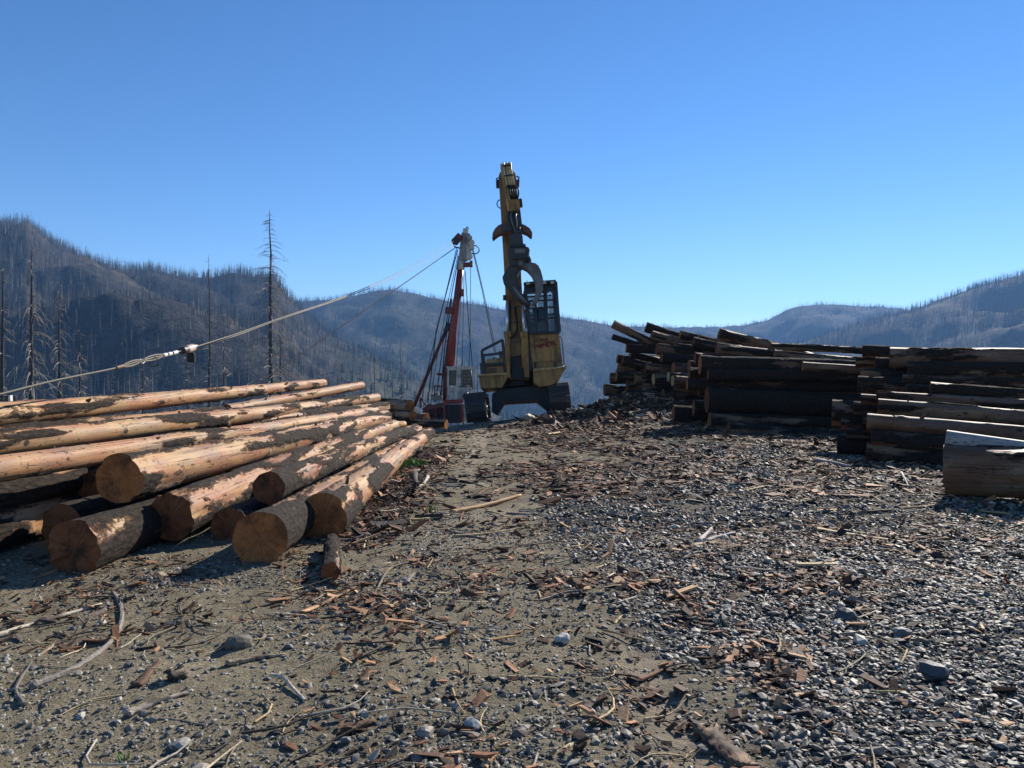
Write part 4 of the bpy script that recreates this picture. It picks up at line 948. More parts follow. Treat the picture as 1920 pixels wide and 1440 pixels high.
wl = cabq('window_pane', 'glass', 'l', .2, .78, .45, .90, .012, -.02, bevel=0)
for a in (.2, .75): cabq('window_frame', 'black_paint', 'l', a, a + .04, .44, .91, .03, .012, wl)
for z in (.44, .88): cabq('window_frame', 'black_paint', 'l', .2, .79, z, z + .03, .03, .014, wl)
wr = cabq('window_pane', 'glass', 'r', .18, .85, .38, .93, .012, -.02, bevel=0)
for k in range(5): cabq('grille_bar', 'grey_paint', 'r', .18, .85, .43 + .1 * k, .44 + .1 * k, .02, .015, wr, 0)
for k in range(6): cabq('grille_bar', 'grey_paint', 'r', .23 + .11 * k, .24 + .11 * k, .38, .93, .02, .02, wr, 0)
for z, a0, a1 in ((.33, .2, .5), (.335, .5, .8), (.29, .3, .75), (.25, .22, .7), (.22, .25, .72)): cabq('logo_stroke', 'dark_letter', 'l', a0, a1, z, z + .012, .004, .004, cb, 0)
for (u0, u1, v0, v1) in ((839, 857, 749.5, 719),): pass
ytube('exhaust', 'grey_paint', [(874, 736, 47.2), (876, 745, 47.2), (873, 749, 47.2)], .12, 12)
MB().cyl(W(872.5, 743, 46.8), W(872.5, 743, 47.6), .17, 18).build('air_cleaner', 'black_paint', yr, .02)
for a_, b_ in (((859, 725), (880, 724.5)), ((883, 694), (886, 730)), ((884, 730), (880, 731))): ytube('handrail', 'black_paint', [(a_[0], a_[1], 46.8), (b_[0], b_[1], 46.8)], .03, 6)
# base
MB().bar(W(831, 754, 46.7), W(868, 752.5, 46.7), .22, .26).build('base_beam', 'red_paint', yr, .02)
MB().bar(W(800, 766, 47.2), W(836, 757, 46.9), .2, .26).build('base_beam', 'dark_red', yr, .02)
for u in (833, 866): MB().bar(W(u, 792, 46.7), W(u, 757, 46.7), .13, .2).build('base_post', 'red_paint', yr, .015)
for u in (803, 818): MB().bar(W(u, 790, 47.2), W(u, 762, 47.2), .14, .2).build('base_post', 'dark_red', yr, .015)
MB().box(W(850, 774, 48.3) , (1.1, 2.2, 1.15)).build('engine_case', 'black_paint', yr, .03)
MB().box(W(815, 776, 48.6), (1.3, 2.0, .9)).build('winch_case', 'grapple_steel', yr, .05)
for u in (806, 818): MB().cyl(W(u, 768, 47.3), W(u, 768, 49.3), .35, 20).build('winch_drum', 'dark_red', yr, .03)
MB().cyl(W(873.5, 790, 46.9), W(873.5, 757, 46.9), .22, 22).build('air_tank', 'white_paint', yr, .06, smooth=True)
for u in (842, 850): ytube('step_rail', 'black_paint', [(u, 790, 46.6), (u, 760, 46.6)], .03, 6)
for v in (764, 770, 776, 782): ytube('step', 'black_paint', [(842, v, 46.6), (850, v, 46.6)], .03, 6)
for a_, b_ in (((815, 752), (815, 724)), ((815, 724), (832, 724)), ((808, 742), (820, 738)), ((808, 742), (814, 750)), ((789, 765), (789, 745)), ((789, 745), (798, 760)), ((786, 752), (794, 748))): ytube('rail', 'dark_red', [(*a_, 47.4), (*b_, 47.4)], .045, 6)
MB().box(W(819, 746, 47.5), (.7, .5, .28)).build('valve_box', 'grey_paint', yr, .03)
MB().box(W(827, 701, 47.8), (.55, .35, .12)).build('platform', 'dark_red', yr, .02)
ytube('handrail', 'black_paint', [(822, 700, 47.8), (822, 704, 47.8), (833, 703, 47.8)], .03, 6)
# running lines on the tower
for pts, r in ([((856, 466), (801, 696), (788, 764)), .025], [((858, 468), (818, 620), (802, 756)), .035], [((859, 476), (822, 650), (808, 752)), .02], [((860, 480), (834, 620), (817, 752)), .03], [((862, 488), (846, 600), (824, 750)), .03], [((872, 508), (880, 620), (886, 691)), .028], [((882.5, 500), (881.5, 640), (879, 692)), .02], [((867, 512), (862, 600), (855, 690)), .018], [((870, 512), (868, 620), (866, 692)), .018]):
    ytube('running_line', 'cable', [(p[0], p[1], 47.9) for p in pts], r, 5)
# ------------------------------------------------------------------ guylines
def cable(name, px, Y0, Y1, r, mat, label, cat='cable'):
    """cable through photo points; its plan is straight between the two end distances"""
    k0, k1 = (px[0][0] - 960) / F, (px[-1][0] - 960) / F; x0, x1 = k0 * Y0, k1 * Y1; pts = []
    for (u, v) in px:
        k = (u - 960) / F; t = (k * Y0 - x0) / ((x1 - x0) - k * (Y1 - Y0)); pts.append(at(u, v, Y0 + (Y1 - Y0) * t))
    fine = []
    for i in range(len(pts) - 1):
        p0, p1, p2, p3 = pts[max(i - 1, 0)], pts[i], pts[i + 1], pts[min(i + 2, len(pts) - 1)]
        for s_ in range(6):
            t = s_ / 6; fine.append(.5 * ((2 * p1) + (p2 - p0) * t + (2 * p0 - 5 * p1 + 4 * p2 - p3) * t * t + (3 * p1 - p0 - 3 * p2 + p3) * t ** 3))
    fine.append(pts[-1]); root = empty(name, fine[0]); tag(root, label, cat)
    MB().tube([p - fine[0] for p in fine], r, 8).build('rope', mat, root, smooth=True); return root, fine
g1, gf = cable('guyline', [(-120, 767), (0, 739), (100, 714), (217, 690), (265, 676), (347, 656), (440, 627), (507, 603), (565, 583), (627, 562), (705, 531), (780, 493), (853, 451)], 6.6, 47.7, .0115, 'wire_rope', 'pale heavy wire guyline sagging from the tower head over the peeled logs')
cable('guyline', [(362, 652), (440, 630), (507, 605), (565, 585), (627, 564.5), (705, 535), (780, 501), (856, 458)], 11.6, 47.5, .013, 'pale_cable', 'thin pale line running beside the heavy guyline from the tower head')
cable('guyline', [(470, 728), (520, 694), (560, 667), (640, 612), (700, 571), (760, 530), (810, 495), (853, 465)], 27.0, 47.6, .024, 'cable', 'straight dark guyline dropping steeply from tower head behind the peeled logs')
cable('guyline', [(886, 469), (903, 540), (918, 612), (927, 660)], 47.8, 55.0, .026, 'cable', 'dark guyline running down behind the loader guard cage')
cable('guyline', [(888, 470), (906, 545), (921, 614), (930, 662)], 47.8, 57.0, .02, 'cable', 'thinner dark guyline paired with the one behind the loader cage')
# splice hardware on the heavy guyline
def gl_at(u):
    for a, b in zip(gf, gf[1:]):
        ua, ub = 960 + F * a.x / a.y, 960 + F * b.x / b.y
        if ua <= u <= ub: return a.lerp(b, (u - ua) / (ub - ua))
org = gf[0]; gdir = (gl_at(345) - gl_at(255)).normalized(); gup = Vector((0, 0, 1)); gup = (gup - gdir * gup.dot(gdir)).normalized()
for du, side in ((0, 1), (0, -1)):
    a, b = gl_at(226), gl_at(268); q = [a.lerp(b, t) + gup * side * .030 * math.sin(math.pi * t) - org for t in np.linspace(0, 1, 9)]
    MB().tube(q, .0125, 8).build('eye_splice', 'wire_rope', g1, smooth=True)
    a, b = gl_at(264), gl_at(310); q = [a.lerp(b, t) + gup * side * .032 * math.sin(math.pi * t) - org for t in np.linspace(0, 1, 9)]
    MB().tube(q, .0125, 8).build('eye_splice', 'wire_rope', g1, smooth=True)
for u0, u1, mat, r in ((217, 231, 'heel_rust', .024), (306, 312, 'clip_white', .026), (315, 321, 'clip_white', .026), (324, 332, 'clip_white', .026)):
    MB().cyl(gl_at(u0) - org, gl_at(u1) - org, r, 12).build('clamp_sleeve', mat, g1, .004)
sp_ = gl_at(266) - org
MB().tube([sp_ + gup * .03 - gdir * .05, sp_ - gup * .02 - gdir * .07, sp_ - gup * .045, sp_ - gup * .02 + gdir * .07, sp_ + gup * .03 + gdir * .05], .016, 8).build('shackle', 'worn_steel', g1, smooth=True)
MB().cyl(gl_at(341) - org, gl_at(350) - org, .055, 14).build('socket', 'black_paint', g1, .01)
MB().cyl(gl_at(349) - org, gl_at(362) - org, .058, 14).build('socket', 'socket_pink', g1, .015)
MB().cyl(gl_at(361) - org, gl_at(366) - org, .05, 14).build('socket', 'black_paint', g1, .01)
q = gl_at(358) - org; MB().box(q - Vector((0, 0, .14)), (.10, .05, .14)).build('hanging_strap', 'rubber', g1, .01)
MB().tube([q + Vector((-.06, 0, -.05)), q + Vector((-.065, 0, -.2)), q + Vector((.06, 0, -.21)), q + Vector((.065, 0, -.07))], .008, 6).build('strap_wire', 'pale_cable', g1)
q = gl_at(288) - org - Vector((0, 0, .06)); MB().tube([q + Vector((math.cos(t) * .06, 0, math.sin(t) * .065)) for t in np.linspace(0, 6.0, 14)], .006, 5).build('wire_loop', 'cable', g1)
# white-painted post behind the deck
pp = at(23, 760, 12.5); m = MB(); m.tube([pp - Vector((0, 0, 1.3)), pp + Vector((-.03, 0, .16))], [.11, .10], 12); o = m.build('marker_post', 'black_paint', None, .01); o.name = 'marker_post'
tag(o, 'dark post with a white painted strip behind the topmost peeled log', 'post')
MB().bar(pp + Vector((.055, -.09, -.35)), pp + Vector((.03, -.09, .165)), .07, .03).build('paint_strip', 'clip_white', o, .004)
# ------------------------------------------------------------------ loose ground cover (uncountable)
PHI = (1 + 5 ** .5) / 2
ICO_V = np.array([(-1, PHI, 0), (1, PHI, 0), (-1, -PHI, 0), (1, -PHI, 0), (0, -1, PHI), (0, 1, PHI), (0, -1, -PHI), (0, 1, -PHI), (PHI, 0, -1), (PHI, 0, 1), (-PHI, 0, -1), (-PHI, 0, 1)]) / 1.902
ICO_F = np.array([(0,11,5),(0,5,1),(0,1,7),(0,7,10),(0,10,11),(1,5,9),(5,11,4),(11,10,2),(10,7,6),(7,1,8),(3,9,4),(3,4,2),(3,2,6),(3,6,8),(3,8,9),(4,9,5),(2,4,11),(6,2,10),(8,6,7),(9,8,1)])
OCT_V = np.array([(1,0,0),(-1,0,0),(0,1,0),(0,-1,0),(0,0,1),(0,0,-1)], float)
OCT_F = np.array([(0,2,4),(2,1,4),(1,3,4),(3,0,4),(2,0,5),(1,2,5),(3,1,5),(0,3,5)])
CUB_V = np.array([(x, y, z) for z in (-1, 1) for y in (-1, 1) for x in (-1, 1)], float)
CUB_F = np.array([(0,2,3),(0,3,1),(4,5,7),(4,7,6),(0,1,5),(0,5,4),(1,3,7),(1,7,5),(3,2,6),(3,6,7),(2,0,4),(2,4,6)])
def rotmats(n, g, tilt):
    yaw = g.uniform(0, 6.283, n); ax = g.normal(0, tilt, n); ay = g.normal(0, tilt, n)
    c, s_ = np.cos, np.sin
    Rz = np.zeros((n, 3, 3)); Rz[:, 0, 0] = c(yaw); Rz[:, 0, 1] = -s_(yaw); Rz[:, 1, 0] = s_(yaw); Rz[:, 1, 1] = c(yaw); Rz[:, 2, 2] = 1
    Rx = np.zeros((n, 3, 3)); Rx[:, 0, 0] = 1; Rx[:, 1, 1] = c(ax); Rx[:, 1, 2] = -s_(ax); Rx[:, 2, 1] = s_(ax); Rx[:, 2, 2] = c(ax)
    Ry = np.zeros((n, 3, 3)); Ry[:, 1, 1] = 1; Ry[:, 0, 0] = c(ay); Ry[:, 0, 2] = s_(ay); Ry[:, 2, 0] = -s_(ay); Ry[:, 2, 2] = c(ay)
    return Rz @ Rx @ Ry
def scatter(name, label, BV, BF, pos, scale, tilt, col, mat, seed, jit=.28, cat='ground'):
    g = np.random.default_rng(seed); n = len(pos); k = len(BV)
    V = BV[None] * (1 + g.uniform(-jit, jit, (n, k, 1))) + g.normal(0, jit * .35, (n, k, 3)); V = V * scale[:, None, :]
    V = np.einsum('nij,nkj->nki', rotmats(n, g, tilt), V) + pos[:, None, :]
    Fc = (BF[None] + (np.arange(n) * k)[:, None, None]).reshape(-1, 3)
    o = mesh_np(name, V.reshape(-1, 3), Fc, mat, smooth=False, col=np.repeat(col, k, 0)); tag(o, label, cat, kind='stuff'); return o
def view_pts(n, y0, y1, g, pad=.72, pw=1.0):
    """random ground points in the wedge before the camera, even over the ground"""
    t = g.uniform(0, 1, n); y = np.sqrt(y0 * y0 + t * (y1 * y1 - y0 * y0)); x = g.uniform(-pad, pad, n) * y; return x, y
def palette(g, n, cols, var=.3):
    c = np.array(cols)[g.integers(0, len(cols), n)]; return c * g.uniform(1 - var, 1 + var, (n, 1))
g = np.random.default_rng(1)
GREYS = [(.06, .061, .06), (.10, .102, .098), (.15, .15, .142), (.24, .235, .22), (.04, .042, .042), (.12, .118, .11), (.18, .165, .14), (.34, .33, .30)]
x, y = view_pts(105000, 2.6, 7.5, g); k = g.uniform(0, 1, len(x)) < gravel_mask(x, y) * (1 - .85 * bark_mask(x, y)) * (1 - .85 * rut_mask(x, y)) * .9; x, y = x[k], y[k]
sz = np.clip(g.lognormal(-4.52, .42, len(x)), .005, .04); sc = sz[:, None] * g.uniform(.6, 1.25, (len(x), 3)) * np.array([1.35, 1, .5])
scatter('gravel', 'crushed blue-grey angular rock spread over the landing', ICO_V, ICO_F, xyz(x, y, gz(x, y) + sc[:, 2] * .45), sc, .35, palette(g, len(x), GREYS) * np.array([1.12, 1.0, .86]), 'stone', 2)
x, y = view_pts(70000, 7.5, 16, g); k = g.uniform(0, 1, len(x)) < gravel_mask(x, y) * (1 - .85 * bark_mask(x, y)) * (1 - .85 * rut_mask(x, y)) * .9; x, y = x[k], y[k]
sz = np.clip(g.lognormal(-3.9, .35, len(x)), .012, .05); sc = sz[:, None] * g.uniform(.6, 1.25, (len(x), 3)) * np.array([1.2, 1, .65])
scatter('gravel', 'crushed blue-grey rock farther along the landing by the log decks', OCT_V, OCT_F, xyz(x, y, gz(x, y) + sc[:, 2] * .4), sc, .4, palette(g, len(x), GREYS) * np.array([1.12, 1.0, .86]), 'stone', 3)
TANS = [(.24, .205, .15), (.19, .165, .125), (.30, .27, .21), (.15, .14, .12), (.36, .33, .27), (.11, .108, .10)]
x, y = view_pts(80000, 2.6, 8.5, g); k = g.uniform(0, 1, len(x)) < (1 - gravel_mask(x, y)) * (.25 + .75 * ss(.42, .62, fbm(xyz(x * 1.5, y * 1.5), 77, 3)) + .5 * ss(4.6, 3.4, y)) * (1 - .8 * rut_mask(x, y)) * .75; x, y = x[k], y[k]
sz = np.clip(g.lognormal(-5.1, .5, len(x)), .0025, .022); sc = sz[:, None] * g.uniform(.65, 1.25, (len(x), 3)) * np.array([1.2, 1, .7])
scatter('pebbles', 'small tan and grey pebbles pressed into the dirt track', ICO_V, ICO_F, xyz(x, y, gz(x, y) + sc[:, 2] * .3), sc, .3, palette(g, len(x), TANS), 'stone', 4)
BARKS = [(.03, .018, .012), (.065, .033, .019), (.12, .055, .026), (.20, .088, .042), (.09, .046, .027), (.32, .165, .08), (.05, .036, .028)]
x, y = view_pts(210000, 2.7, 24, g, .66); bmk = bark_mask(x, y); k = g.uniform(0, 1, len(x)) < np.clip(bmk * .5 + .02 + .16 * gravel_mask(x, y) * ss(5.5, 8, y) * ss(.4, .6, fbm(xyz(x * 1.1, y * .8), 95, 3)) + .06 * ss(.5, .68, fbm(xyz(x * .9, y * .9), 88, 3)), 0, 1) * np.where(y < 8, 1.8, 1.0) * ss(-.5, -.2, x + .34 * y - .6); x, y = x[k], y[k]
n_ = len(x); L_ = np.clip(g.lognormal(-3.75, .55, n_), .008, .09) * np.where(y > 9, 1.35, .75); sc = np.stack([L_, L_ * g.uniform(.15, .5, n_), np.clip(L_ * .12, .002, .012)], 1)
scatter('bark_debris', 'shredded bark and wood flakes strewn across the landing', CUB_V, CUB_F, xyz(x, y, gz(x, y) + L_ * .08 + .004), sc, .22, palette(g, n_, BARKS, .4), 'debris', 5, .45, 'debris')
x, y = view_pts(70000, 2.7, 8.2, g, .68); k = g.uniform(0, 1, len(x)) < np.clip(bark_mask(x, y) * .8 + .02 + .10 * ss(.5, .66, fbm(xyz(x * 1.4, y * 1.4), 93, 3)), 0, 1) * ss(-.5, -.2, x + .34 * y - .6); x, y = x[k], y[k]
n_ = len(x); L_ = np.clip(g.lognormal(-4.15, .55, n_), .005, .05); sc = np.stack([L_, L_ * g.uniform(.2, .6, n_), np.clip(L_ * .14, .0015, .006)], 1)
scatter('bark_debris', 'finely shredded reddish bark patches on the gravel', CUB_V, CUB_F, xyz(x, y, gz(x, y) + .010 + L_ * .15), sc, .3, palette(g, n_, [(.10, .045, .024), (.20, .09, .045), (.32, .16, .08), (.42, .25, .13), (.05, .03, .02)], .4), 'debris', 15, .45, 'debris')
WOODS = [(.48, .30, .14), (.55, .40, .20), (.42, .21, .10), (.50, .43, .34), (.33, .17, .085)]
x, y = view_pts(60000, 2.7, 24, g, .66); bmk = bark_mask(x, y); k = (g.uniform(0, 1, len(x)) < (.035 + .28 * bmk + .12 * gravel_mask(x, y) * ss(5, 7, y))) & (x > -.34 * y + .3); x, y = x[k], y[k]
n_ = len(x); L_ = np.clip(g.lognormal(-3.6, .55, n_), .01, .12); sc = np.stack([L_ * 1.4, L_ * g.uniform(.05, .18, n_), np.clip(L_ * .08, .002, .008)], 1)
scatter('wood_chips', 'pale wood splinters scattered among the bark and gravel', CUB_V, CUB_F, xyz(x, y, gz(x, y) + L_ * .1 + .008), sc, .2, palette(g, n_, WOODS), 'debris', 6, .3, 'debris')
# heaped slash by the far stack
n_ = 8000; x = g.normal(4.0, 1.5, n_); y = g.normal(24.0, 1.5, n_); hh = .34 * np.exp(-((x - 4.0) / 1.7) ** 2 - ((y - 24.2) / 1.6) ** 2) * g.uniform(.2, 1, n_)
L_ = np.clip(g.lognormal(-2.6, .55, n_), .03, .28); sc = np.stack([L_, L_ * g.uniform(.1, .4, n_), L_ * .1], 1)
scatter('slash_heap', 'dark heap of broken bark and slash at the foot of the far stack', CUB_V, CUB_F, xyz(x, y, gz(x, y) + hh), sc, .4, palette(g, n_, BARKS + [(.34, .26, .18)], .4), 'debris', 8, .3, 'debris')
n_ = 2600; x = g.normal(-1.42, .26, n_); y = g.uniform(7.2, 15.5, n_); k = (x > -1.9) & (g.uniform(0, 1, n_) < .65); x, y = x[k], y[k]; n_ = len(x)
L_ = np.clip(g.lognormal(-3.3, .55, n_), .015, .14); sc = np.stack([L_, L_ * g.uniform(.08, .35, n_), L_ * .1], 1)
scatter('slash_heap', 'dark bark litter along the edge of the sunlit log deck', CUB_V, CUB_F, xyz(x, y, gz(x, y) + .02), sc, .3, palette(g, n_, BARKS + [(.34, .26, .18)], .4), 'debris', 9, .3, 'debris')
n_ = 3600; x = g.uniform(-4.6, -1.6, n_); y = g.uniform(3.4, 6.6, n_); k = (y > 4.3 - .1 * x * 0) & (g.uniform(0, 1, n_) < fbm(xyz(x * 1.6, y * 1.6), 14, 3) * 1.4 - .3); x, y = x[k], y[k]; n_ = len(x)
L_ = np.clip(g.lognormal(-3.8, .5, n_), .01, .08); sc = np.stack([L_, L_ * g.uniform(.08, .35, n_), L_ * .1], 1)
scatter('slash_heap', 'thin bark litter on the dirt before the log butts', CUB_V, CUB_F, xyz(x, y, gz(x, y) + .012), sc, .3, palette(g, n_, BARKS + [(.34, .26, .18)], .4), 'debris', 10, .3, 'debris')
def twigs(name, label, n, x, y, seed, lo=.06, hi=.4):
    g = np.random.default_rng(seed); n = len(x); L = g.uniform(lo, hi, n); a = g.uniform(0, 6.283, n); r = L * g.uniform(.008, .02, n) + .0015
    segs = 5; bend = g.normal(0, .25, n); t = np.linspace(-.5, .5, segs)
    cx = x[:, None] + np.cos(a)[:, None] * t * L[:, None] - np.sin(a)[:, None] * (bend[:, None] * L[:, None] * (t * t * 2))
    cy = y[:, None] + np.sin(a)[:, None] * t * L[:, None] + np.cos(a)[:, None] * (bend[:, None] * L[:, None] * (t * t * 2))
    cz = gz(cx.ravel(), cy.ravel()).reshape(n, segs) + r[:, None] * 1.4 + np.abs(g.normal(0, .02, (n, 1))) * (t + .5)[None]
    V = []
    for k in range(4):
        b = k * 1.5708; rr = r[:, None] * (1 - .5 * (t + .5))[None]
        V.append(np.stack([cx - np.sin(a)[:, None] * np.cos(b) * rr, cy + np.cos(a)[:, None] * np.cos(b) * rr, cz + np.sin(b) * rr], -1))
    V = np.stack(V, 2).reshape(n, segs * 4, 3)
    Fq = []
    for s_ in range(segs - 1):
        for k in range(4): k2 = (k + 1) % 4; Fq.append((s_ * 4 + k, (s_ + 1) * 4 + k, (s_ + 1) * 4 + k2, s_ * 4 + k2))
    Fq = (np.array(Fq)[None] + (np.arange(n) * segs * 4)[:, None, None]).reshape(-1, 4)
    c = palette(g, n, [(.20, .16, .12), (.07, .055, .043), (.38, .33, .26), (.50, .36, .19), (.11, .08, .06), (.52, .42, .27)])
    o = mesh_np(name, V.reshape(-1, 3), Fq, 'stick', col=np.repeat(c, segs * 4, 0)); tag(o, label, 'debris', kind='stuff')
x, y = view_pts(5200, 2.8, 18, g, .66); k = (x > -.34 * y - .1) | (y < 5.2); k &= g.uniform(0, 1, len(x)) < .35 + .6 * fbm(xyz(x, y), 19, 3); twigs('twigs', 'fine twigs littering dirt and gravel', 0, x[k], y[k], 11)

# ------------------------------------------------------------------ single pieces lying about
def stick(name, label, px, r, c, seed, cat='stick', group=None, lift=.4, flat=1.0, taper=.55, rough_=.18, n=9, zs=None):
    """piece through photo pixels on the ground"""
    g = np.random.default_rng(seed); K = [gp(*p) for p in px]; pts = []
    for i in range(len(K) - 1):
        p0, p1, p2, p3 = K[max(i - 1, 0)], K[i], K[i + 1], K[min(i + 2, len(K) - 1)]
        m_ = 7 if len(K) < 3 else 6
        for s_ in range(m_):
            t = s_ / m_; pts.append(.5 * ((2 * p1) + (p2 - p0) * t + (2 * p0 - 5 * p1 + 4 * p2 - p3) * t * t + (3 * p1 - p0 - 3 * p2 + p3) * t ** 3))
    pts.append(K[-1]); ns = len(pts); Pn = np.array([(p.x, p.y, 0) for p in pts])
    base = gz(Pn[:, 0], Pn[:, 1]); lin = np.interp(np.linspace(0, 1, ns), [0, .5, 1], [base[:max(1, ns // 4)].mean(), np.median(base), base[-max(1, ns // 4):].mean()])
    T_ = np.gradient(Pn, axis=0); T_ /= np.linalg.norm(T_, axis=1)[:, None] + 1e-9; S_ = np.stack([-T_[:, 1], T_[:, 0], 0 * T_[:, 0]], 1)
    t = np.linspace(0, 1, ns); rad = r * (1 - taper * t); V = []
    for i in range(ns):
        for k in range(n):
            a = 2 * math.pi * k / n; w_ = 1 + rough_ * (g.random() * 2 - 1)
            off = S_[i] * math.cos(a) * rad[i] * w_; z_ = lin[i] + rad[i] * flat * lift * 2 + math.sin(a) * rad[i] * flat * w_ + (zs[0] * (1 - t[i]) + zs[1] * t[i] if zs else 0)
            e = (g.random() - .5) * rad[i] * 1.6 if i in (0, ns - 1) else 0
            V.append((Pn[i, 0] + off[0] + T_[i, 0] * e, Pn[i, 1] + off[1] + T_[i, 1] * e, z_))
    Vn = np.array(V); Q = []
    for i in range(ns - 1):
        for k in range(n): k2 = (k + 1) % n; Q.append((i * n + k, i * n + k2, (i + 1) * n + k2, (i + 1) * n + k))
    org = Vn.mean(0); c0 = Vn[:n].mean(0); c1 = Vn[-n:].mean(0); Vn = np.concatenate([Vn, [c0, c1]]) - org; e0, e1 = ns * n, ns * n + 1
    for k in range(n): k2 = (k + 1) % n; Q += [(e0, k2, k, k), (e1, (ns - 1) * n + k, (ns - 1) * n + k2, (ns - 1) * n + k2)]
    Q4 = np.array([q for q in Q if len(set(q)) == 4]); Q3 = [q[:3] for q in Q if len(set(q)) == 3]
    tri = np.concatenate([Q4[:, [0, 1, 2]], Q4[:, [0, 2, 3]], np.array(Q3)])
    if not isinstance(c[0], tuple): cols = np.array(c)[None] * g.uniform(.65, 1.3, (len(Vn), 1))
    else:
        pick = (fbm(np.concatenate([Vn * 14 + seed], 1), seed, 2) > .5)[:, None]; cols = np.where(pick, np.array(c[0]), np.array(c[1])) * g.uniform(.75, 1.25, (len(Vn), 1))
    o = mesh_np(name, Vn, tri, 'stick', smooth=r > .012, col=cols); o.location = org; tag(o, label, cat, group); return o
GREY_, DARK, PALE, ORNG, YELL, BRN = (.22, .19, .16), (.05, .038, .03), (.46, .40, .32), (.45, .25, .12), (.55, .40, .19), (.12, .065, .038)
_a, _b = gp(620, 1086), gp(623, 1026); make_log(_a + Vector((0, 0, .055)), _b + Vector((0, 0, .055)), .062, .058, 77, .93, 'dark_log', 'cut_dull', 'short dark bark-covered stub lying alone before the log butts', hi=2, knots=3, bow=.004, name='log_stub')
stick('branch', 'pale straight branch with dark bands in the shade edge', [(-20, 1201), (90, 1166), (190, 1134)], .019, ((.50, .42, .32), (.12, .09, .07)), 2, 'branch')
stick('branch', 'long curved grey branch hooking upward at its tip', [(214, 1112), (228, 1146), (222, 1184), (196, 1218), (130, 1262), (58, 1292)], .012, GREY_, 3, 'branch', taper=-.4)
stick('splinter', 'bright orange splinter between the stub and the dirt track', [(563, 1149), (610, 1128), (662, 1100)], .026, ((.58, .34, .18), (.16, .09, .05)), 4, flat=.5)
stick('root', 'snaking brown root with a frayed end on the dirt track', [(768, 1054), (732, 1066), (712, 1096), (702, 1130), (728, 1157)], .011, (.20, .15, .105), 5, 'root', taper=.2)
stick('pole', 'thin orange peeled pole lying crosswise on the bark litter', [(846, 963), (905, 950), (975, 931)], .028, (.44, .26, .13), 6, taper=.3)
stick('splinter', 'widest yellow split plank on the gravel', [(1532, 997), (1600, 1008), (1690, 1021)], .05, YELL, 7, flat=.35, taper=.6)
stick('splinter', 'yellow shard lying along the widest split plank', [(1545, 990), (1610, 1000), (1668, 1012)], .022, (.60, .46, .24), 8, flat=.5)
stick('stick', 'shorter white weathered stick of the pair on the gravel', [(1310, 1021), (1334, 994)], .024, (.45, .38, .34), 9, taper=.4)
stick('stick', 'longer white weathered stick of the pair on the gravel', [(1324, 1020), (1350, 1010), (1378, 1003)], .020, (.45, .38, .34), 10, taper=.4)
stick('stick', 'long tan bent reed-like stick on coarse gravel', [(1590, 1165), (1650, 1190), (1702, 1217)], .009, (.48, .31, .15), 11)
stick('stick', 'short tan piece hanging off the bent reed-like stick', [(1702, 1216), (1690, 1243)], .006, (.48, .36, .2), 12)
stick('bark_chunk', 'largest brown bark slab lying on the fine gravel', [(1322, 1366), (1340, 1392), (1362, 1410), (1400, 1450)], .05, ((.19, .115, .065), (.06, .035, .022)), 13, 'bark', flat=.3, taper=.1, rough_=.38, n=18)
stick('root', 'pale curled root standing off the dirt', [(508, 1276), (530, 1279), (548, 1296), (571, 1319)], .010, PALE, 14, 'root', taper=.2, zs=(.03, 0))
stick('branch', 'dark charred branch piece with grey tip', [(236, 1348), (290, 1325), (352, 1303)], .021, ((.06, .05, .045), (.3, .25, .2)), 15, 'branch')
stick('branch', 'two-tone half-peeled branch on pebbly dirt', [(425, 1252), (480, 1240), (535, 1229)], .016, ((.34, .25, .16), (.07, .055, .045)), 16, 'branch')
stick('bark_chunk', 'upright-leaning reddish bark strip near the charred branch', [(256, 1292), (278, 1270), (298, 1246)], .03, BRN, 17, 'bark', flat=.5)
stick('bark_chunk', 'dark curled bark piece like an open box', [(318, 1283), (352, 1276)], .04, DARK, 18, 'bark', flat=.8)
stick('splinter', 'small flat yellow chip near the rut', [(1060, 1411), (1091, 1389)], .012, (.66, .52, .27), 19, flat=.35, taper=.05)
stick('bark_chunk', 'ragged layered bark chunk beside grey pebbles', [(646, 1377), (704, 1356)], .034, BRN, 20, 'bark', flat=.6, rough_=.4)
stick('stick', 'thin straight twig under the charred branch', [(272, 1352), (330, 1354), (392, 1363)], .006, GREY_, 21)
stick('pole', 'grey weathered pole at the foot of the stepped deck', [(1528, 869), (1560, 874), (1596, 881)], .035, (.30, .27, .24), 22, taper=.2)
stick('stick', 'first of two pale upright stubs by the thickest shaded log', [(1690, 901), (1703, 914)], .022, PALE, 23, zs=(.08, 0))
stick('stick', 'thin pale branch running toward the thickest shaded log', [(1704, 903), (1740, 910), (1782, 919)], .018, (.28, .24, .2), 24)
stick('splinter', 'yellow splinter crossing coarse gravel beyond the bark patch', [(1640, 1299), (1690, 1302), (1722, 1303)], .010, YELL, 25)
stick('splinter', 'pink flat splinter beside the yellow one', [(1694, 1303), (1738, 1325)], .012, (.42, .26, .19), 26, flat=.5)
stick('stick', 'pale forked stump of wood in the bark litter', [(802, 897), (795, 910), (784, 921)], .028, PALE, 27)
stick('stick', 'black branch lying in the litter beside the pale forked wood', [(840, 900), (880, 908), (912, 916)], .018, DARK, 28)
stick('log_stub', 'black stubby chunk leaning in the litter by the deck', [(776, 895), (781, 914)], .06, DARK, 29, 'log', n=12)
stick('splinter', 'red-brown pointed bark sliver beside the rut', [(1196, 1276), (1252, 1250)], .014, (.20, .085, .045), 30)
stick('branch', 'thin dark bent branch on the dirt track', [(945, 1027), (1000, 1022), (1012, 1030), (1022, 1058)], .010, (.16, .11, .08), 31, 'branch')
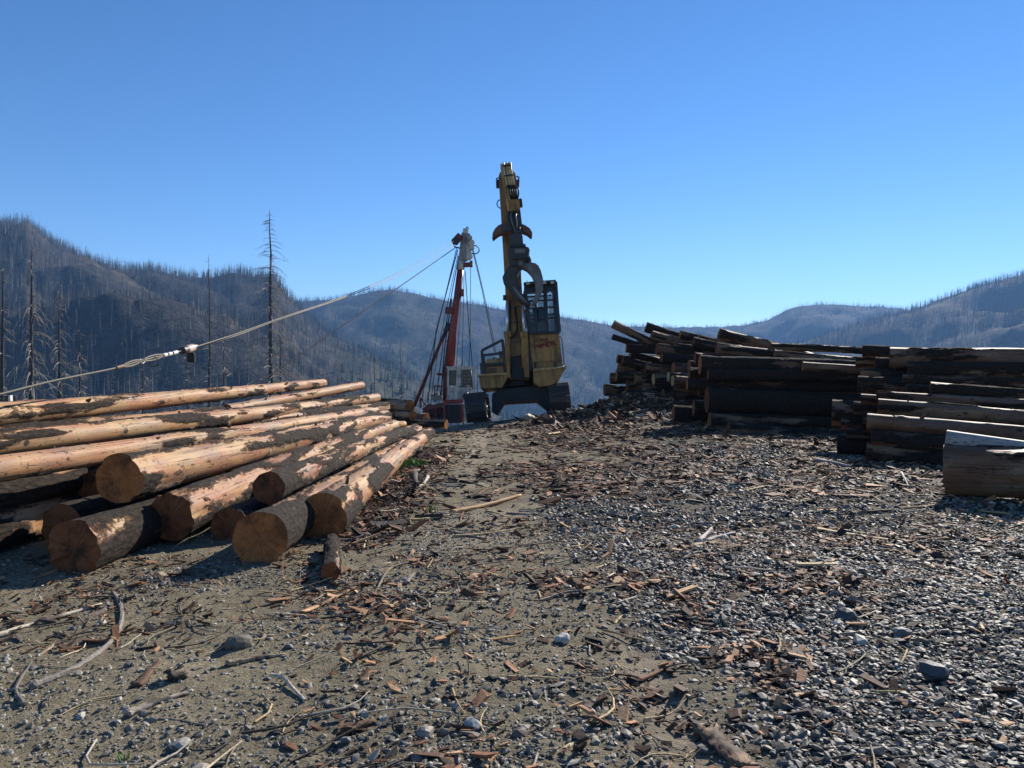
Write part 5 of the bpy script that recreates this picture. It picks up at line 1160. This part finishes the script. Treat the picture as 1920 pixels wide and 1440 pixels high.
stick('splinter', 'broad orange bark plate among the litter of the track', [(915, 934), (936, 920)], .03, ORNG, 32, flat=.4)
stick('stick', 'forked grey branch at the edge of the shade', [(45, 1322), (30, 1290), (58, 1245)], .012, (.17, .145, .12), 33)
stick('splinter', 'lone yellow billet on the crest of the track', [(1025, 818), (1048, 814)], .045, YELL, 34, flat=.6, taper=.1)
stick('splinter', 'small yellow chip at the gravel edge', [(1153, 1166), (1170, 1150)], .010, YELL, 35, flat=.4)
stick('splinter', 'long yellow sliver above the gravel edge', [(1116, 1068), (1156, 1054)], .012, YELL, 36, flat=.5)
stick('stick', 'upright-leaning grey plank scrap on the dirt track', [(762, 1096), (776, 1072)], .02, GREY_, 37, flat=.4)
gs_ = np.random.default_rng(12); bl = 'loose dark bark slab lying among the bark litter'; sl_b = 'loose weathered stick lying among the bark litter'
for i in range(46):
    u, v = gs_.uniform(860, 1660), gs_.uniform(805, 935); a = gs_.uniform(-.5, .5); l = gs_.uniform(14, 42) * (v - 700) / 200; c = BARKS[gs_.integers(0, len(BARKS))]
    stick('bark_chunk', bl, [(u, v), (u + l * math.cos(a), v - l * .35 * math.sin(a))], gs_.uniform(.03, .075), c, 60 + i, 'bark', 'bark slabs in the litter', flat=.35, rough_=.35, taper=.3)
for i in range(34):
    u, v = gs_.uniform(700, 1750), gs_.uniform(820, 1010); a = gs_.uniform(-.6, .6); l = gs_.uniform(40, 110) * (v - 700) / 220; c = [GREY_, PALE, BRN, ORNG, YELL][gs_.integers(0, 5)]
    stick('stick', sl_b, [(u, v), (u + l * .5 * math.cos(a), v - l * .2 * math.sin(a) + 2), (u + l * math.cos(a), v - l * .4 * math.sin(a))], gs_.uniform(.008, .02), c, 120 + i, 'stick', 'sticks in the litter')
def rock(label, u, v, s_, c, seed, sq=.7):
    g = np.random.default_rng(seed); p = gp(u, v); V = ICO_V.copy(); Fr = ICO_F
    mids = {}; V = list(map(tuple, V)); F2 = []
    def mid(a, b):
        k = (min(a, b), max(a, b))
        if k not in mids: q = (np.array(V[a]) + np.array(V[b])) / 2; V.append(tuple(q / np.linalg.norm(q))); mids[k] = len(V) - 1
        return mids[k]
    for a, b, c_ in Fr: x_, y_, z_ = mid(a, b), mid(b, c_), mid(c_, a); F2 += [(a, x_, z_), (b, y_, x_), (c_, z_, y_), (x_, y_, z_)]
    Vn = np.array(V); Vn *= (1 + .55 * (vnoise(Vn * 1.3 + seed * 3.1, seed) - .5) + .25 * (vnoise(Vn * 3 + seed, seed) - .5))[:, None]
    Vn *= np.array([1.25, 1, sq]) * s_
    o = mesh_np('rock', Vn, np.array(F2), 'stone', smooth=False, col=np.array(c)[None] * g.uniform(.8, 1.2, (len(Vn), 1)))
    o.location = (p.x, p.y, float(gz(p.x, p.y)) + s_ * sq * .45); o.rotation_euler = (0, 0, g.uniform(0, 6.28)); tag(o, label, 'rock')
for i, a in enumerate([('whitish rounded rock beside the pale rut', 1055, 1206, .048, (.40, .38, .34)), ('grey flat-topped stone among pebbles near the bark chunk', 885, 1366, .035, (.27, .27, .26)), ('tan two-sided stone left of the grey flat-topped one', 797, 1385, .035, (.22, .19, .15)), ('brown rounded stone with dark shadow', 977, 1382, .032, (.14, .10, .08)), ('dark oblong boulder beside the tan reed-like stick', 1585, 1160, .062, (.065, .07, .072)), ('dark angular rock on coarse gravel', 1754, 1270, .065, (.06, .065, .07)), ('earthy clod with a twig on the dirt', 447, 1215, .07, (.13, .11, .082)), ('round black stone in front of the stepped deck', 1558, 917, .055, (.05, .05, .052)), ('tan slab of stone at the crest in front of the loader', 992, 789, .17, (.42, .33, .2)), ('pale yellow stone on the dirt near the hooked branch', 190, 1172, .03, (.42, .36, .26)), ('wedge of grey rock on the gravel bank', 1690, 1195, .045, (.13, .135, .135)), ('flat pale stone on pebbly dirt', 340, 1400, .035, (.33, .30, .25))]):
    rock(*a, 40 + i)
# small green tufts
def tuft(label, u, v, h, n, seed, spread, c=(.10, .20, .035)):
    g = np.random.default_rng(seed); p = gp(u, v); V = []; Fc = []
    for k in range(n):
        a = g.uniform(0, 6.28); r = spread * math.sqrt(g.random()); bx, by = math.cos(a) * r, math.sin(a) * r; hh = h * g.uniform(.5, 1.1); la = g.uniform(0, 6.28); le = hh * g.uniform(.1, .7); w_ = hh * g.uniform(.06, .12)
        b = len(V); sx, sy = -math.sin(la) * w_, math.cos(la) * w_
        V += [(bx - sx, by - sy, -.01), (bx + sx, by + sy, -.01), (bx + math.cos(la) * le * .4 + sx, by + math.sin(la) * le * .4 + sy, hh * .65), (bx + math.cos(la) * le * .4 - sx, by + math.sin(la) * le * .4 - sy, hh * .65), (bx + math.cos(la) * le, by + math.sin(la) * le, hh)]
        Fc += [(b, b + 1, b + 2), (b, b + 2, b + 3), (b + 3, b + 2, b + 4)]
    o = mesh_np('grass_tuft', np.array(V), np.array(Fc), 'leafy', smooth=False, col=np.array(c)[None] * g.uniform(.6, 1.4, (len(V), 1)))
    o.location = (p.x, p.y, float(gz(p.x, p.y))); tag(o, label, 'plant')
tuft('largest green leafy tuft growing beside the outermost peeled log', 768, 876, .13, 170, 1, .28)
tuft('tiny green sprout alone on the pebbly dirt', 233, 1422, .035, 16, 2, .025)
tuft('small green sprout in bark litter below the larger tuft', 810, 958, .07, 30, 3, .07)

# ------------------------------------------------------------------ haze
zb_, zt_ = float(Zt.min()) - 3, float(Zt.max()) + 40
hz = MB().box((0, 2050, (zb_ + zt_) / 2), (19600, 4700, zt_ - zb_)); M['haze'] = hm = bpy.data.materials.new('haze'); hm.use_nodes = True
hm.node_tree.nodes.clear(); ho = hm.node_tree.nodes.new('ShaderNodeOutputMaterial'); pv = hm.node_tree.nodes.new('ShaderNodeVolumePrincipled')
pv.inputs['Color'].default_value = (0.26, 0.53, 1.0, 1); pv.inputs['Density'].default_value = 0.00015; pv.inputs['Anisotropy'].default_value = 0.1
hm.node_tree.links.new(pv.outputs[0], ho.inputs['Volume'])
o = hz.build('haze', 'haze'); tag(o, 'thin blue haze lying over the whole valley', 'haze', kind='stuff')
